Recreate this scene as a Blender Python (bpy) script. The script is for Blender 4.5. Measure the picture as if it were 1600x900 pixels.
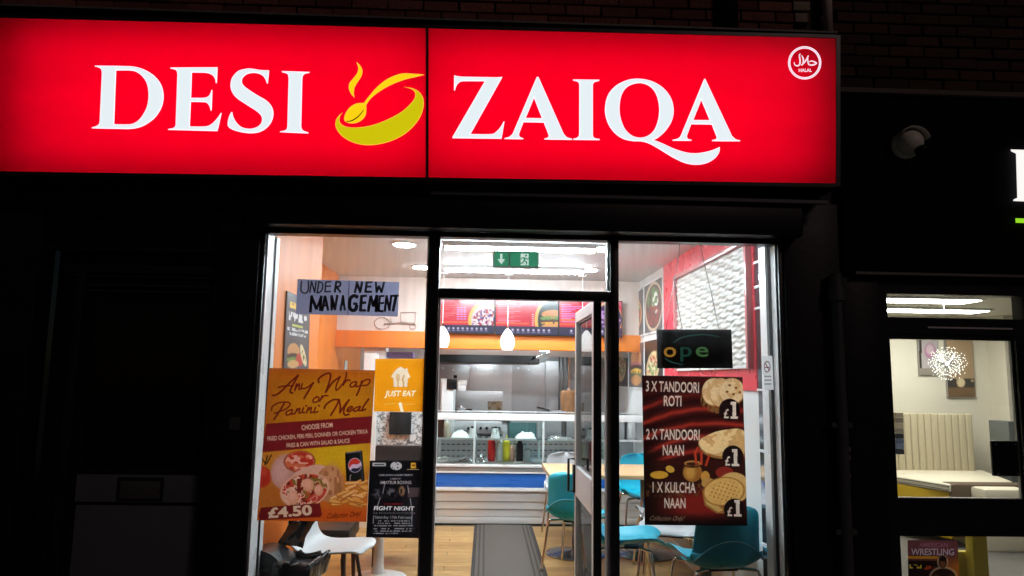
import bpy, bmesh, math, random
import numpy as np
from mathutils import Vector, Matrix
random.seed(7); rng = np.random.default_rng(7)
for o in list(bpy.data.objects): bpy.data.objects.remove(o)
sc = bpy.context.scene; COL = sc.collection

# ---------------------------------------------------------------- camera
CAMP = np.array([0.0, -4.2, 1.55]); FPX = 1111.11
YAW, PITCH, ROLL = math.radians(2.0), math.radians(7.3), math.radians(0.9)
_F = np.array([math.sin(YAW)*math.cos(PITCH), math.cos(YAW)*math.cos(PITCH), math.sin(PITCH)])
_R = np.array([math.cos(YAW), -math.sin(YAW), 0.0]); _U = np.cross(_R, _F)
RT = math.cos(ROLL)*_R + math.sin(ROLL)*_U; UP = math.cos(ROLL)*_U - math.sin(ROLL)*_R
cam = bpy.data.cameras.new('camera'); cam.lens = 25.0; cam.sensor_width = 36.0
cam.clip_start = 0.05; cam.clip_end = 500
cam_o = bpy.data.objects.new('camera', cam); COL.objects.link(cam_o)
cam_o.matrix_world = Matrix(((RT[0], UP[0], -_F[0], CAMP[0]), (RT[1], UP[1], -_F[1], CAMP[1]),
                             (RT[2], UP[2], -_F[2], CAMP[2]), (0, 0, 0, 1)))
sc.camera = cam_o
# ---------------------------------------------------------------- night sky, faint street light
w = bpy.data.worlds.new('World'); sc.world = w; w.use_nodes = True
nt = w.node_tree; bg = nt.nodes['Background']
sky = nt.nodes.new('ShaderNodeTexSky'); sky.sky_type = 'NISHITA'; sky.sun_disc = False
sky.sun_elevation = math.radians(28); sky.sun_rotation = math.radians(200)
nt.links.new(sky.outputs[0], bg.inputs[0]); bg.inputs[1].default_value = 0.0007
sun = bpy.data.lights.new('street_light', 'SUN'); sun.energy = 0.15; sun.angle = math.radians(12); sun.color = (1, .72, .66)
sun_o = bpy.data.objects.new('street_light', sun); COL.objects.link(sun_o)
sun_o.rotation_euler = Vector((-0.45, 0.75, -0.55)).to_track_quat('-Z', 'Y').to_euler()
sc.view_settings.view_transform = 'Standard'; sc.view_settings.look = 'None'
sc.view_settings.exposure = 0.0; sc.view_settings.gamma = 1.0
sc.render.engine = 'CYCLES'
sc.cycles.use_denoising = True; sc.cycles.max_bounces = 10; sc.cycles.transparent_max_bounces = 24
sc.cycles.sample_clamp_indirect = 6.0; sc.cycles.caustics_reflective = False; sc.cycles.caustics_refractive = False

# ---------------------------------------------------------------- pixel -> place
def ray(px, py):
    px = np.asarray(px, float); py = np.asarray(py, float)
    return ((px-800)/FPX)[..., None]*RT + ((450-py)/FPX)[..., None]*UP + _F
def onplane(px, py, p0, n):
    d = ray(px, py); t = np.dot(np.asarray(p0)-CAMP, n)/(d@np.asarray(n)); return CAMP + t[..., None]*d
def W(px, py, y): return onplane(px, py, (0, y, 0), np.array([0, 1., 0]))
def WX(px, py, x): return onplane(px, py, (x, 0, 0), np.array([1., 0, 0]))
def WZ(px, py, z): return onplane(px, py, (0, 0, z), np.array([0, 0, 1.]))
class PlaneY:
    def __init__(s, y): s.p = np.array([0, y, 0.]); s.n = np.array([0, 1., 0])
    def __call__(s, px, py, off=0.0):       # off lifts towards the viewer side of the plane
        q = s.p - s.n*off; return onplane(px, py, q, s.n)
class PlaneG(PlaneY):
    def __init__(s, p, n): s.p = np.array(p, float); s.n = np.array(n, float)/np.linalg.norm(n)

# ---------------------------------------------------------------- materials
def lin(c):
    c = np.asarray(c, float)/255.0
    return np.where(c <= .04045, c/12.92, ((c+.055)/1.055)**2.4)
MATS = {}
def mat(name, col, rough=.5, metal=0.0, var=.12, vscale=6.0, bump=0.0, bscale=40.0, spec=.5, stretch=(1, 1, 1), rvar=.12, coat=0):
    if name in MATS: return MATS[name]
    m = bpy.data.materials.new(name); m.use_nodes = True; n = m.node_tree.nodes; l = m.node_tree.links
    b = n['Principled BSDF']; b.inputs['Roughness'].default_value = rough; b.inputs['Metallic'].default_value = metal
    b.inputs['Specular IOR Level'].default_value = spec; b.inputs['Coat Weight'].default_value = coat
    tc = n.new('ShaderNodeTexCoord'); mp = n.new('ShaderNodeMapping'); mp.inputs['Scale'].default_value = stretch
    l.new(tc.outputs['Object'], mp.inputs[0])
    no = n.new('ShaderNodeTexNoise'); no.inputs['Scale'].default_value = vscale; no.inputs['Detail'].default_value = 5
    l.new(mp.outputs[0], no.inputs['Vector'])
    mx = n.new('ShaderNodeMix'); mx.data_type = 'RGBA'; c = np.array(col[:3])
    mx.inputs[6].default_value = (*np.clip(c*(1-var), 0, 1), 1); mx.inputs[7].default_value = (*np.clip(c*(1+var), 0, 1), 1)
    l.new(no.outputs['Fac'], mx.inputs[0]); l.new(mx.outputs[2], b.inputs['Base Color'])
    mr = n.new('ShaderNodeMapRange'); mr.inputs[3].default_value = max(.02, rough-rvar); mr.inputs[4].default_value = min(1, rough+rvar)
    l.new(no.outputs['Fac'], mr.inputs[0]); l.new(mr.outputs[0], b.inputs['Roughness'])
    if bump:
        n2 = n.new('ShaderNodeTexNoise'); n2.inputs['Scale'].default_value = bscale; n2.inputs['Detail'].default_value = 4
        l.new(mp.outputs[0], n2.inputs['Vector']); bp = n.new('ShaderNodeBump'); bp.inputs['Strength'].default_value = bump
        bp.inputs['Distance'].default_value = .01; l.new(n2.outputs['Fac'], bp.inputs['Height']); l.new(bp.outputs[0], b.inputs['Normal'])
    MATS[name] = m; return m
def emis(name, col, strength):
    if name in MATS: return MATS[name]
    m = bpy.data.materials.new(name); m.use_nodes = True; n = m.node_tree.nodes
    b = n['Principled BSDF']; b.inputs['Base Color'].default_value = (*[min(.8, x) for x in col[:3]], 1); b.inputs['Roughness'].default_value = .4
    b.inputs['Emission Color'].default_value = (*col[:3], 1); b.inputs['Emission Strength'].default_value = strength
    MATS[name] = m; return m
def glass(name, tint=(1, 1, 1), dust=.03, refl=1.0, dcol=(.8, .8, .8), streak=True, base=.04):
    if name in MATS: return MATS[name]
    m = bpy.data.materials.new(name); m.use_nodes = True; n = m.node_tree.nodes; l = m.node_tree.links
    n.remove(n['Principled BSDF']); out = n['Material Output']
    tr = n.new('ShaderNodeBsdfTransparent'); tr.inputs[0].default_value = (*tint, 1)
    gl = n.new('ShaderNodeBsdfGlossy'); gl.inputs['Roughness'].default_value = .015
    fr = n.new('ShaderNodeFresnel'); fr.inputs[0].default_value = 1.45
    mm = n.new('ShaderNodeMath'); mm.operation = 'MULTIPLY'; mm.inputs[1].default_value = refl; l.new(fr.outputs[0], mm.inputs[0])
    m1 = n.new('ShaderNodeMixShader'); l.new(mm.outputs[0], m1.inputs[0]); l.new(tr.outputs[0], m1.inputs[1]); l.new(gl.outputs[0], m1.inputs[2])
    df = n.new('ShaderNodeBsdfDiffuse'); df.inputs[0].default_value = (*dcol, 1)
    tl = n.new('ShaderNodeBsdfTranslucent'); tl.inputs[0].default_value = (*dcol, 1)
    md = n.new('ShaderNodeMixShader'); md.inputs[0].default_value = .6; l.new(df.outputs[0], md.inputs[1]); l.new(tl.outputs[0], md.inputs[2])
    m2 = n.new('ShaderNodeMixShader'); l.new(m1.outputs[0], m2.inputs[1]); l.new(md.outputs[0], m2.inputs[2])
    if streak:
        tc = n.new('ShaderNodeTexCoord'); mp = n.new('ShaderNodeMapping'); mp.inputs['Scale'].default_value = (26, 1, 1.3)
        no = n.new('ShaderNodeTexNoise'); no.inputs['Scale'].default_value = 1.0; no.inputs['Detail'].default_value = 6
        l.new(tc.outputs['Object'], mp.inputs[0]); l.new(mp.outputs[0], no.inputs['Vector'])
        mr = n.new('ShaderNodeMapRange'); mr.inputs[1].default_value = .35; mr.inputs[2].default_value = .75
        mr.inputs[3].default_value = dust*.6; mr.inputs[4].default_value = dust*1.7
        l.new(no.outputs['Fac'], mr.inputs[0])
        sx = n.new('ShaderNodeSeparateXYZ'); l.new(tc.outputs['Object'], sx.inputs[0]); mz = n.new('ShaderNodeMapRange')    # dust film thinner low down, thicker towards the head
        mz.inputs[1].default_value = 1.0; mz.inputs[2].default_value = 2.4; mz.inputs[3].default_value = .12; mz.inputs[4].default_value = 1.5; l.new(sx.outputs[2], mz.inputs[0])
        mu = n.new('ShaderNodeMath'); mu.operation = 'MULTIPLY'; l.new(mr.outputs[0], mu.inputs[0]); l.new(mz.outputs[0], mu.inputs[1]); l.new(mu.outputs[0], m2.inputs[0])
    else: m2.inputs[0].default_value = dust
    l.new(m2.outputs[0], out.inputs[0]); MATS[name] = m; return m
def print_mat(name, kind='paper', strength=1.0, transl=.5, rough=.35, gain=1.0):
    """colour attribute 'Col' -> paper (diffuse + see-through) / glossy board / lit screen"""
    if name in MATS: return MATS[name]
    m = bpy.data.materials.new(name); m.use_nodes = True; n = m.node_tree.nodes; l = m.node_tree.links
    at = n.new('ShaderNodeAttribute'); at.attribute_name = 'Col'; b = n['Principled BSDF']; out = n['Material Output']
    b.inputs['Roughness'].default_value = rough
    if kind == 'screen':
        b.inputs['Base Color'].default_value = (.02, .02, .02, 1); b.inputs['Roughness'].default_value = .15
        l.new(at.outputs[0], b.inputs['Emission Color']); b.inputs['Emission Strength'].default_value = strength
    else:
        l.new(at.outputs[0], b.inputs['Base Color'])
        if kind == 'paper':
            tl = n.new('ShaderNodeBsdfTranslucent'); l.new(at.outputs[0], tl.inputs[0])
            mx = n.new('ShaderNodeMixShader'); mx.inputs[0].default_value = transl
            l.new(b.outputs[0], mx.inputs[1]); l.new(tl.outputs[0], mx.inputs[2]); l.new(mx.outputs[0], out.inputs[0])
    MATS[name] = m; return m
def paper(name, col, transl=.5, rough=.45):
    if name in MATS: return MATS[name]
    m = bpy.data.materials.new(name); m.use_nodes = True; n = m.node_tree.nodes; l = m.node_tree.links
    b = n['Principled BSDF']; b.inputs['Base Color'].default_value = (*col, 1); b.inputs['Roughness'].default_value = rough
    tl = n.new('ShaderNodeBsdfTranslucent'); tl.inputs[0].default_value = (*col, 1)
    mx = n.new('ShaderNodeMixShader'); mx.inputs[0].default_value = transl
    l.new(b.outputs[0], mx.inputs[1]); l.new(tl.outputs[0], mx.inputs[2]); l.new(mx.outputs[0], n['Material Output'].inputs[0])
    MATS[name] = m; return m

# ---------------------------------------------------------------- objects
def tag(o, label=None, cat=None, group=None, kind=None):
    if label: o['label'] = label
    if cat: o['category'] = cat
    if group: o['group'] = group
    if kind: o['kind'] = kind
    return o
def thing(name, label, cat, loc=(0, 0, 0), rz=0.0, group=None):
    o = bpy.data.objects.new(name, None); COL.objects.link(o); o.location = loc; o.rotation_euler = (0, 0, rz)
    o.empty_display_size = .1; return tag(o, label, cat, group)
def child(o, parent):
    """keep world placement for meshes built in world space"""
    o.parent = parent
    r = parent
    M = Matrix.Identity(4); chain = []
    while r is not None: chain.append(r); r = r.parent
    for r in reversed(chain): M = M @ Matrix.Translation(r.location) @ r.rotation_euler.to_matrix().to_4x4()
    o.matrix_parent_inverse = Matrix.Identity(4)
    Mi = M.inverted(); o.location = Mi.to_translation(); o.rotation_euler = Mi.to_euler()
    return o
class MB:
    def __init__(s): s.bm = bmesh.new()
    def box(s, x0, x1, y0, y1, z0, z1):
        if x0 > x1: x0, x1 = x1, x0
        if y0 > y1: y0, y1 = y1, y0
        if z0 > z1: z0, z1 = z1, z0
        v = [s.bm.verts.new(p) for p in ((x0,y0,z0),(x1,y0,z0),(x1,y1,z0),(x0,y1,z0),(x0,y0,z1),(x1,y0,z1),(x1,y1,z1),(x0,y1,z1))]
        for f in ((3,2,1,0),(4,5,6,7),(0,1,5,4),(1,2,6,5),(2,3,7,6),(3,0,4,7)): s.bm.faces.new([v[i] for i in f])
        return s
    def hexa(s, pts):
        v = [s.bm.verts.new(p) for p in pts]
        for f in ((3,2,1,0),(4,5,6,7),(0,1,5,4),(1,2,6,5),(2,3,7,6),(3,0,4,7)): s.bm.faces.new([v[i] for i in f])
        return s
    def tube(s, path, r, seg=8, cap=True, closed=False):
        P = [Vector(p) for p in path]; n = len(P); rings = []
        rs = r if hasattr(r, '__len__') else [r]*n
        up = None
        for i in range(n):
            if closed: t = (P[(i+1) % n]-P[i-1]).normalized()
            else: t = (P[min(i+1, n-1)]-P[max(i-1, 0)]).normalized()
            if up is None: up = t.orthogonal().normalized()
            else:
                up = up - t*up.dot(t); up = up.normalized() if up.length > 1e-6 else t.orthogonal().normalized()
            bi = t.cross(up)
            rings.append([s.bm.verts.new(P[i]+rs[i]*(math.cos(2*math.pi*k/seg)*up+math.sin(2*math.pi*k/seg)*bi)) for k in range(seg)])
        for i in range(n if closed else n-1):
            a, b = rings[i], rings[(i+1) % n]
            for k in range(seg): s.bm.faces.new((a[k], a[(k+1) % seg], b[(k+1) % seg], b[k]))
        if cap and not closed:
            s.bm.faces.new(rings[0][::-1]); s.bm.faces.new(rings[-1])
        return s
    def lathe(s, prof, c=(0, 0, 0), seg=24, cap=True):
        rings = []
        for r, z in prof:
            r = max(r, 1e-4)
            rings.append([s.bm.verts.new((c[0]+r*math.cos(2*math.pi*k/seg), c[1]+r*math.sin(2*math.pi*k/seg), c[2]+z)) for k in range(seg)])
        for a, b in zip(rings, rings[1:]):
            for k in range(seg): s.bm.faces.new((a[k], a[(k+1) % seg], b[(k+1) % seg], b[k]))
        if cap: s.bm.faces.new(rings[0][::-1]); s.bm.faces.new(rings[-1])
        return s
    def prism(s, poly, fn0, fn1):
        """poly 2D list; fn0/fn1 map (u,v) to the two caps"""
        a = [s.bm.verts.new(fn0(*p)) for p in poly]; b = [s.bm.verts.new(fn1(*p)) for p in poly]
        s.bm.faces.new(a); s.bm.faces.new(b[::-1]); n = len(poly)
        for i in range(n): s.bm.faces.new((a[i], b[i], b[(i+1) % n], a[(i+1) % n]))
        return s
    def grid(s, P):
        nu, nv = len(P), len(P[0]); V = [[s.bm.verts.new(p) for p in row] for row in P]
        for i in range(nu-1):
            for j in range(nv-1): s.bm.faces.new((V[i][j], V[i+1][j], V[i+1][j+1], V[i][j+1]))
        return s
    def build(s, name, m, parent=None, smooth=False, bev=0.0, seg=2, world=True):
        bmesh.ops.recalc_face_normals(s.bm, faces=s.bm.faces)
        if bev: bmesh.ops.bevel(s.bm, geom=list(s.bm.edges), offset=bev, segments=seg, affect='EDGES', profile=.6, clamp_overlap=True)
        me = bpy.data.meshes.new(name); s.bm.to_mesh(me); s.bm.free()
        if smooth:
            me.polygons.foreach_set('use_smooth', [True]*len(me.polygons))
            if bev or smooth == 'auto': me.set_sharp_from_angle(angle=math.radians(35))
        me.materials.append(m); o = bpy.data.objects.new(name, me); COL.objects.link(o)
        if parent is not None:
            if world: child(o, parent)
            else: o.parent = parent
        return o
def box(name, m, x0, x1, y0, y1, z0, z1, parent=None, bev=0.0, world=True):
    return MB().box(x0, x1, y0, y1, z0, z1).build(name, m, parent, bev=bev, smooth=bool(bev), world=world)
def copy_tree(o, parent=None):
    c = o.copy(); COL.objects.link(c); c.parent = parent
    for ch in list(o.children): copy_tree(ch, c)
    return c
def X_(px, y, py=600): return float(W(px, py, y)[0])
def Z_(py, y, px=760): return float(W(px, py, y)[2])
def pbox(name, m, px0, py0, px1, py1, y, depth, parent=None, bev=0.0):
    """box whose front face covers a photo rectangle on the plane at depth y"""
    xm, ym = (px0+px1)/2, (py0+py1)/2
    return box(name, m, X_(px0, y, ym), X_(px1, y, ym), y, y+depth, Z_(py1, y, xm), Z_(py0, y, xm), parent, bev)
def qbox(name, m, quad, y, depth, parent=None, bev=0.0):
    """thin sheet whose front face is a photo quad (TL,TR,BR,BL) on the plane at depth y"""
    q = [W(p[0], p[1], y) for p in quad]; d = np.array([0, depth, 0])
    TL, TR, BR, BL = q
    return MB().hexa([BL, BR, BR+d, BL+d, TL, TR, TR+d, TL+d]).build(name, m, parent, bev=bev, smooth=bool(bev))

# ---------------------------------------------------------------- outlines, lettering, print
def smooth_outline(pts, closed=True, step=6):
    """pts: (x,y) smooth or (x,y,1) corner -> dense polyline (Catmull-Rom between corners)"""
    n = len(pts); out = []
    for i in range(n if closed else n-1):
        p1, p2 = pts[i], pts[(i+1) % n]
        if len(p1) > 2 and len(p2) > 2: out.append(p1[:2]); continue
        p0 = pts[i-1] if (closed or i > 0) else p1; p3 = pts[(i+2) % n] if (closed or i+2 < n) else p2
        if len(p1) > 2: p0 = p1
        if len(p2) > 2: p3 = p2
        a, b, c, d = (np.array(q[:2], float) for q in (p0, p1, p2, p3))
        for k in range(step):
            t = k/step
            out.append(tuple(.5*((2*b)+(-a+c)*t+(2*a-5*b+4*c-d)*t*t+(-a+3*b-3*c+d)*t**3)))
    if not closed: out.append(pts[-1][:2])
    return out
DG = lambda: bpy.context.evaluated_depsgraph_get()
def fill2d(loops, offset=0.0, extrude=0.0):
    cu = bpy.data.curves.new('tmp', 'CURVE'); cu.dimensions = '2D'; cu.fill_mode = 'BOTH'; cu.offset = offset; cu.extrude = extrude
    for L in loops:
        sp = cu.splines.new('POLY'); sp.points.add(len(L)-1); sp.use_cyclic_u = True
        for q, p in zip(sp.points, L): q.co = (p[0], p[1], 0, 1)
    ob = bpy.data.objects.new('tmp', cu); COL.objects.link(ob); dg = DG(); dg.update()
    me = bpy.data.meshes.new_from_object(ob.evaluated_get(dg)); bpy.data.objects.remove(ob); bpy.data.curves.remove(cu)
    return me
def flat_to_place(me, name, m, plane, off, parent, sx=1, sy=1, thick=0.0):
    """mesh whose xy are photo pixels (y down) and z a lift -> placed on a plane"""
    n = len(me.vertices); co = np.zeros(n*3); me.vertices.foreach_get('co', co); co = co.reshape(-1, 3)
    out = np.array([plane(c[0]*sx, c[1]*sy, off+thick*(c[2] > 1e-6)) for c in co]) if n else co
    me.vertices.foreach_set('co', out.ravel()); me.update(); me.name = name
    me.materials.clear(); me.materials.append(m)
    o = bpy.data.objects.new(name, me); COL.objects.link(o)
    if parent is not None: child(o, parent)
    return o
def shape(name, m, loops, plane, off, parent, offset=0.0, thick=0.0):
    return flat_to_place(fill2d(loops, offset, .5 if thick else 0.0), name, m, plane, off, parent, thick=thick)
_TX = {}
def text_raw(s, bold=0.0):
    k = (s, bold)
    if k not in _TX:
        cu = bpy.data.curves.new('tmp', 'FONT'); cu.body = s; cu.resolution_u = 3; cu.offset = bold; cu.size = 1.0
        ob = bpy.data.objects.new('tmp', cu); COL.objects.link(ob); dg = DG(); dg.update()
        me = bpy.data.meshes.new_from_object(ob.evaluated_get(dg)); bpy.data.objects.remove(ob); bpy.data.curves.remove(cu)
        co = np.zeros(len(me.vertices)*3); me.vertices.foreach_get('co', co); co = co.reshape(-1, 3)[:, :2]
        _TX[k] = (co, [tuple(p.vertices) for p in me.polygons])
    return _TX[k]
def text(s, p0, p1, h, plane, m, parent, off=.002, bold=.012, shear=0.0, name='lettering', cap=None):
    """text running from photo pixel p0 to p1 along its baseline, capitals h pixels high"""
    co, faces = text_raw(s, bold); ch = text_raw('H', bold)[0][:, 1].max()
    u = (co[:, 0]-co[:, 0].min())/(co[:, 0].max()-co[:, 0].min()); v = co[:, 1]/ch*h
    p0, p1 = np.array(p0, float), np.array(p1, float); d = p1-p0; e = d/np.linalg.norm(d); nrm = np.array([e[1], -e[0]])
    q = p0 + u[:, None]*d + v[:, None]*nrm + (v*shear)[:, None]*e
    pts = plane(q[:, 0], q[:, 1], off)
    me = bpy.data.meshes.new(name); me.from_pydata([tuple(p) for p in pts], [], faces); me.materials.append(m)
    o = bpy.data.objects.new(name, me); COL.objects.link(o); child(o, parent); return o
def strokes(name, m, lines, plane, off, parent, sm=True, taper=True):
    """brush strokes: list of (points, width) in photo pixels"""
    V, Fc = [], []; k = 0
    for pts, wd in lines:
        P = np.array(smooth_outline([tuple(p) for p in pts], closed=False, step=5) if sm else pts, float)
        t = np.gradient(P, axis=0); t /= np.maximum(np.linalg.norm(t, axis=1), 1e-6)[:, None]; nn = np.stack([-t[:, 1], t[:, 0]], 1)
        if not sm: P[0] -= t[0]*wd*.2; P[-1] += t[-1]*wd*.2
        a = np.linspace(0, 1, len(P)); ww = wd*(.55+.55*np.sin(math.pi*np.clip(a*.9+.08, 0, 1))) if taper else np.full(len(P), wd)
        k += 1; L = plane((P+nn*ww[:, None]/2)[:, 0], (P+nn*ww[:, None]/2)[:, 1], off+k*2e-5); Rr = plane((P-nn*ww[:, None]/2)[:, 0], (P-nn*ww[:, None]/2)[:, 1], off+k*2e-5)
        b = len(V); V += [tuple(x) for x in L]+[tuple(x) for x in Rr]; n = len(P)
        Fc += [(b+i, b+i+1, b+n+i+1, b+n+i) for i in range(n-1)]
    me = bpy.data.meshes.new(name); me.from_pydata(V, [], Fc); me.materials.append(m)
    o = bpy.data.objects.new(name, me); COL.objects.link(o); child(o, parent); return o
def tmask(X, Y, specs, ss=4):
    """coverage of printed words at photo pixels; specs: (string, p0, p1, cap height, boldness, slant)"""
    x0, y0, x1, y1 = X.min(), Y.min(), X.max(), Y.max(); Wn, Hn = int((x1-x0)*ss)+3, int((y1-y0)*ss)+3
    B = np.zeros((Wn, Hn), np.float32)
    for s, p0, p1, h, bold, shear in specs:
        co, faces = text_raw(s, bold); ch = text_raw('H', bold)[0][:, 1].max()
        u = (co[:, 0]-co[:, 0].min())/(co[:, 0].max()-co[:, 0].min()); v = co[:, 1]/ch*h
        a, b = np.array(p0, float), np.array(p1, float); d = b-a; e = d/np.linalg.norm(d); nr = np.array([e[1], -e[0]])
        q = ((a+u[:, None]*d+v[:, None]*nr+(v*shear)[:, None]*e)-(x0, y0))*ss
        for f in faces:
            for k in range(1, len(f)-1):
                t = q[[f[0], f[k], f[k+1]]]; i0, j0 = np.maximum(np.floor(t.min(0)).astype(int), 0); i1, j1 = np.ceil(t.max(0)).astype(int)+1
                i1, j1 = min(i1, Wn), min(j1, Hn)
                if i1 <= i0 or j1 <= j0: continue
                gx, gy = np.meshgrid(np.arange(i0, i1)+.0, np.arange(j0, j1)+.0, indexing='ij')
                w = [(t[(m+1) % 3][0]-t[m][0])*(gy-t[m][1])-(t[(m+1) % 3][1]-t[m][1])*(gx-t[m][0]) for m in range(3)]
                ins = ((w[0] >= 0) & (w[1] >= 0) & (w[2] >= 0)) | ((w[0] <= 0) & (w[1] <= 0) & (w[2] <= 0))
                B[i0:i1, j0:j1] = np.maximum(B[i0:i1, j0:j1], ins)
    Bp = np.pad(B, 1, mode='edge'); B = sum(Bp[a:a+Wn, b:b+Hn] for a in range(3) for b in range(3))/9
    gx = np.clip((X-x0)*ss, 0, Wn-1.01); gy = np.clip((Y-y0)*ss, 0, Hn-1.01); ix = gx.astype(int); iy = gy.astype(int); fx = gx-ix; fy = gy-iy
    return (B[ix, iy]*(1-fx)+B[ix+1, iy]*fx)*(1-fy)+(B[ix, iy+1]*(1-fx)+B[ix+1, iy+1]*fx)*fy
def qsheet(name, m, quad, y, parent):
    TL, TR, BR, BL = [W(p[0], p[1], y) for p in quad]
    return MB().grid([[TL, TR], [BL, BR]]).build(name, m, parent)
# --- painting into a colour attribute of a fine grid (flat print only)
def vnoise(X, Y, s=1.0, seed=0):
    x = X/s; y = Y/s; xi = np.floor(x).astype(int); yi = np.floor(y).astype(int); fx = x-xi; fy = y-yi
    fx = fx*fx*(3-2*fx); fy = fy*fy*(3-2*fy)
    def h(a, b): v = np.sin(a*127.1+b*311.7+seed*74.7)*43758.5453; return v-np.floor(v)
    return (h(xi, yi)*(1-fx)+h(xi+1, yi)*fx)*(1-fy)+(h(xi, yi+1)*(1-fx)+h(xi+1, yi+1)*fx)*fy
def fbm(X, Y, s, seed=0): return (vnoise(X, Y, s, seed)*.5+vnoise(X, Y, s/2, seed+1)*.3+vnoise(X, Y, s/4, seed+2)*.2)
def lay(C, col, mask): mask = np.clip(mask, 0, 1)[..., None]; return C*(1-mask)+np.asarray(col, float)*mask
def ell(X, Y, cx, cy, rx, ry, rot=0.0):
    c, s = math.cos(rot), math.sin(rot); dx, dy = X-cx, Y-cy
    return np.sqrt(((dx*c+dy*s)/rx)**2+((-dx*s+dy*c)/ry)**2)
def inn(f, e=.06): return np.clip((1-f)/e+.5, 0, 1)
def pmask(X, Y, poly):
    r = np.zeros(X.shape, bool); n = len(poly)
    for i in range(n):
        (x0, y0), (x1, y1) = poly[i], poly[(i+1) % n]
        c = (y0 > Y) != (y1 > Y)
        with np.errstate(divide='ignore', invalid='ignore'): xx = (x1-x0)*(Y-y0)/(y1-y0+1e-12)+x0
        r ^= c & (X < xx)
    return r.astype(float)
def seg(X, Y, pts, wd):
    d = np.full(X.shape, 1e9)
    for (x0, y0), (x1, y1) in zip(pts, pts[1:]):
        L = (x1-x0)**2+(y1-y0)**2+1e-9; t = np.clip(((X-x0)*(x1-x0)+(Y-y0)*(y1-y0))/L, 0, 1)
        d = np.minimum(d, np.hypot(X-x0-t*(x1-x0), Y-y0-t*(y1-y0)))
    return np.clip((wd/2-d)/.8+.5, 0, 1)
def rect(X, Y, x0, y0, x1, y1): return ((X >= x0) & (X <= x1) & (Y >= y0) & (Y <= y1)).astype(float)
def painted(name, m, quad, plane, off, parent, fn, res=1.0, local=None, mapfn=None, gain=1.0):
    """print sheet: fn(X,Y) -> sRGB 0-255 at photo pixels (or at local units)"""
    TL, TR, BR, BL = (np.array(q, float) for q in quad)
    wpx = max(np.linalg.norm(TR-TL), np.linalg.norm(BR-BL)); hpx = max(np.linalg.norm(BL-TL), np.linalg.norm(BR-TR))
    nu, nv = int(max(2, wpx*res)), int(max(2, hpx*res))
    if local: nu, nv = local[2], local[3]
    u, v = np.meshgrid(np.linspace(0, 1, nu), np.linspace(0, 1, nv), indexing='ij')
    P = TL*((1-u)*(1-v))[..., None]+TR*(u*(1-v))[..., None]+BR*(u*v)[..., None]+BL*((1-u)*v)[..., None]
    if local: C = fn(u*local[0], v*local[1])
    else: C = fn(P[..., 0], P[..., 1])
    C = np.minimum(lin(np.clip(C, 0, 255))*gain, .88 if gain != 1 else 1.0)
    pts = (mapfn(u, v) if mapfn else plane(P[..., 0], P[..., 1], off)).reshape(-1, 3)
    idx = np.arange(nu*nv).reshape(nu, nv)
    faces = np.stack([idx[:-1, :-1], idx[1:, :-1], idx[1:, 1:], idx[:-1, 1:]], -1).reshape(-1, 4)
    me = bpy.data.meshes.new(name); me.from_pydata(pts.tolist(), [], faces.tolist())
    a = me.color_attributes.new('Col', 'FLOAT_COLOR', 'POINT')
    a.data.foreach_set('color', np.concatenate([C.reshape(-1, 3), np.ones((nu*nv, 1))], 1).ravel())
    me.materials.append(m); o = bpy.data.objects.new(name, me); COL.objects.link(o)
    if parent is not None: child(o, parent)
    return o

# ================================================================ materials in use
BLK = mat('black_paint', (.010, .009, .013), .42, var=.35, vscale=3, bump=.08, bscale=30, spec=.22)
BLKF = mat('black_frame_metal', (.010, .010, .013), .32, var=.3, vscale=5)
ALU = mat('aluminium_frame', (.76, .77, .78), .4, .25, var=.05)
WHITE = mat('white_wall_paint', (.74, .735, .72), .6, var=.04, vscale=2, bump=.05)
CEIL = mat('ceiling_paint', (.80, .86, .89), .6, var=.04, vscale=1.5, bump=.04)
ORANGE = mat('orange_wall_paint', (.82, .225, .026), .5, var=.08, vscale=2.2, bump=.04)
PEACH = mat('peach_wall_paint', (.74, .62, .56), .55, var=.08, vscale=2.5)
RED = mat('red_wall_panel', (.80, .045, .07), .28, var=.07, vscale=3)
STEEL = mat('brushed_steel', (.60, .60, .61), .34, .6, var=.06, vscale=3, stretch=(1, 1, 6))
SATIN = mat('satin_counter_panel', (.76, .76, .76), .4, .25, var=.04, vscale=2)
STEELD = mat('dull_steel', (.45, .45, .46), .38, .6, var=.14, vscale=2.5, stretch=(1, 1, 3))
CHROME = mat('chrome_tube', (.78, .77, .76), .10, 1.0, var=.04, rvar=.04)
WTRIM = mat('white_trim', (.85, .86, .86), .3, var=.03)
BLUE = mat('blue_counter_band', (.03, .15, .56), .3, var=.12, vscale=4, stretch=(1, 1, 10))
BLACKP = mat('black_plastic', (.012, .012, .013), .22, var=.2)
GREYD = mat('dark_grey', (.06, .06, .065), .5)
PLAST_W = mat('white_plastic', (.78, .78, .77), .35, var=.04)
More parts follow.
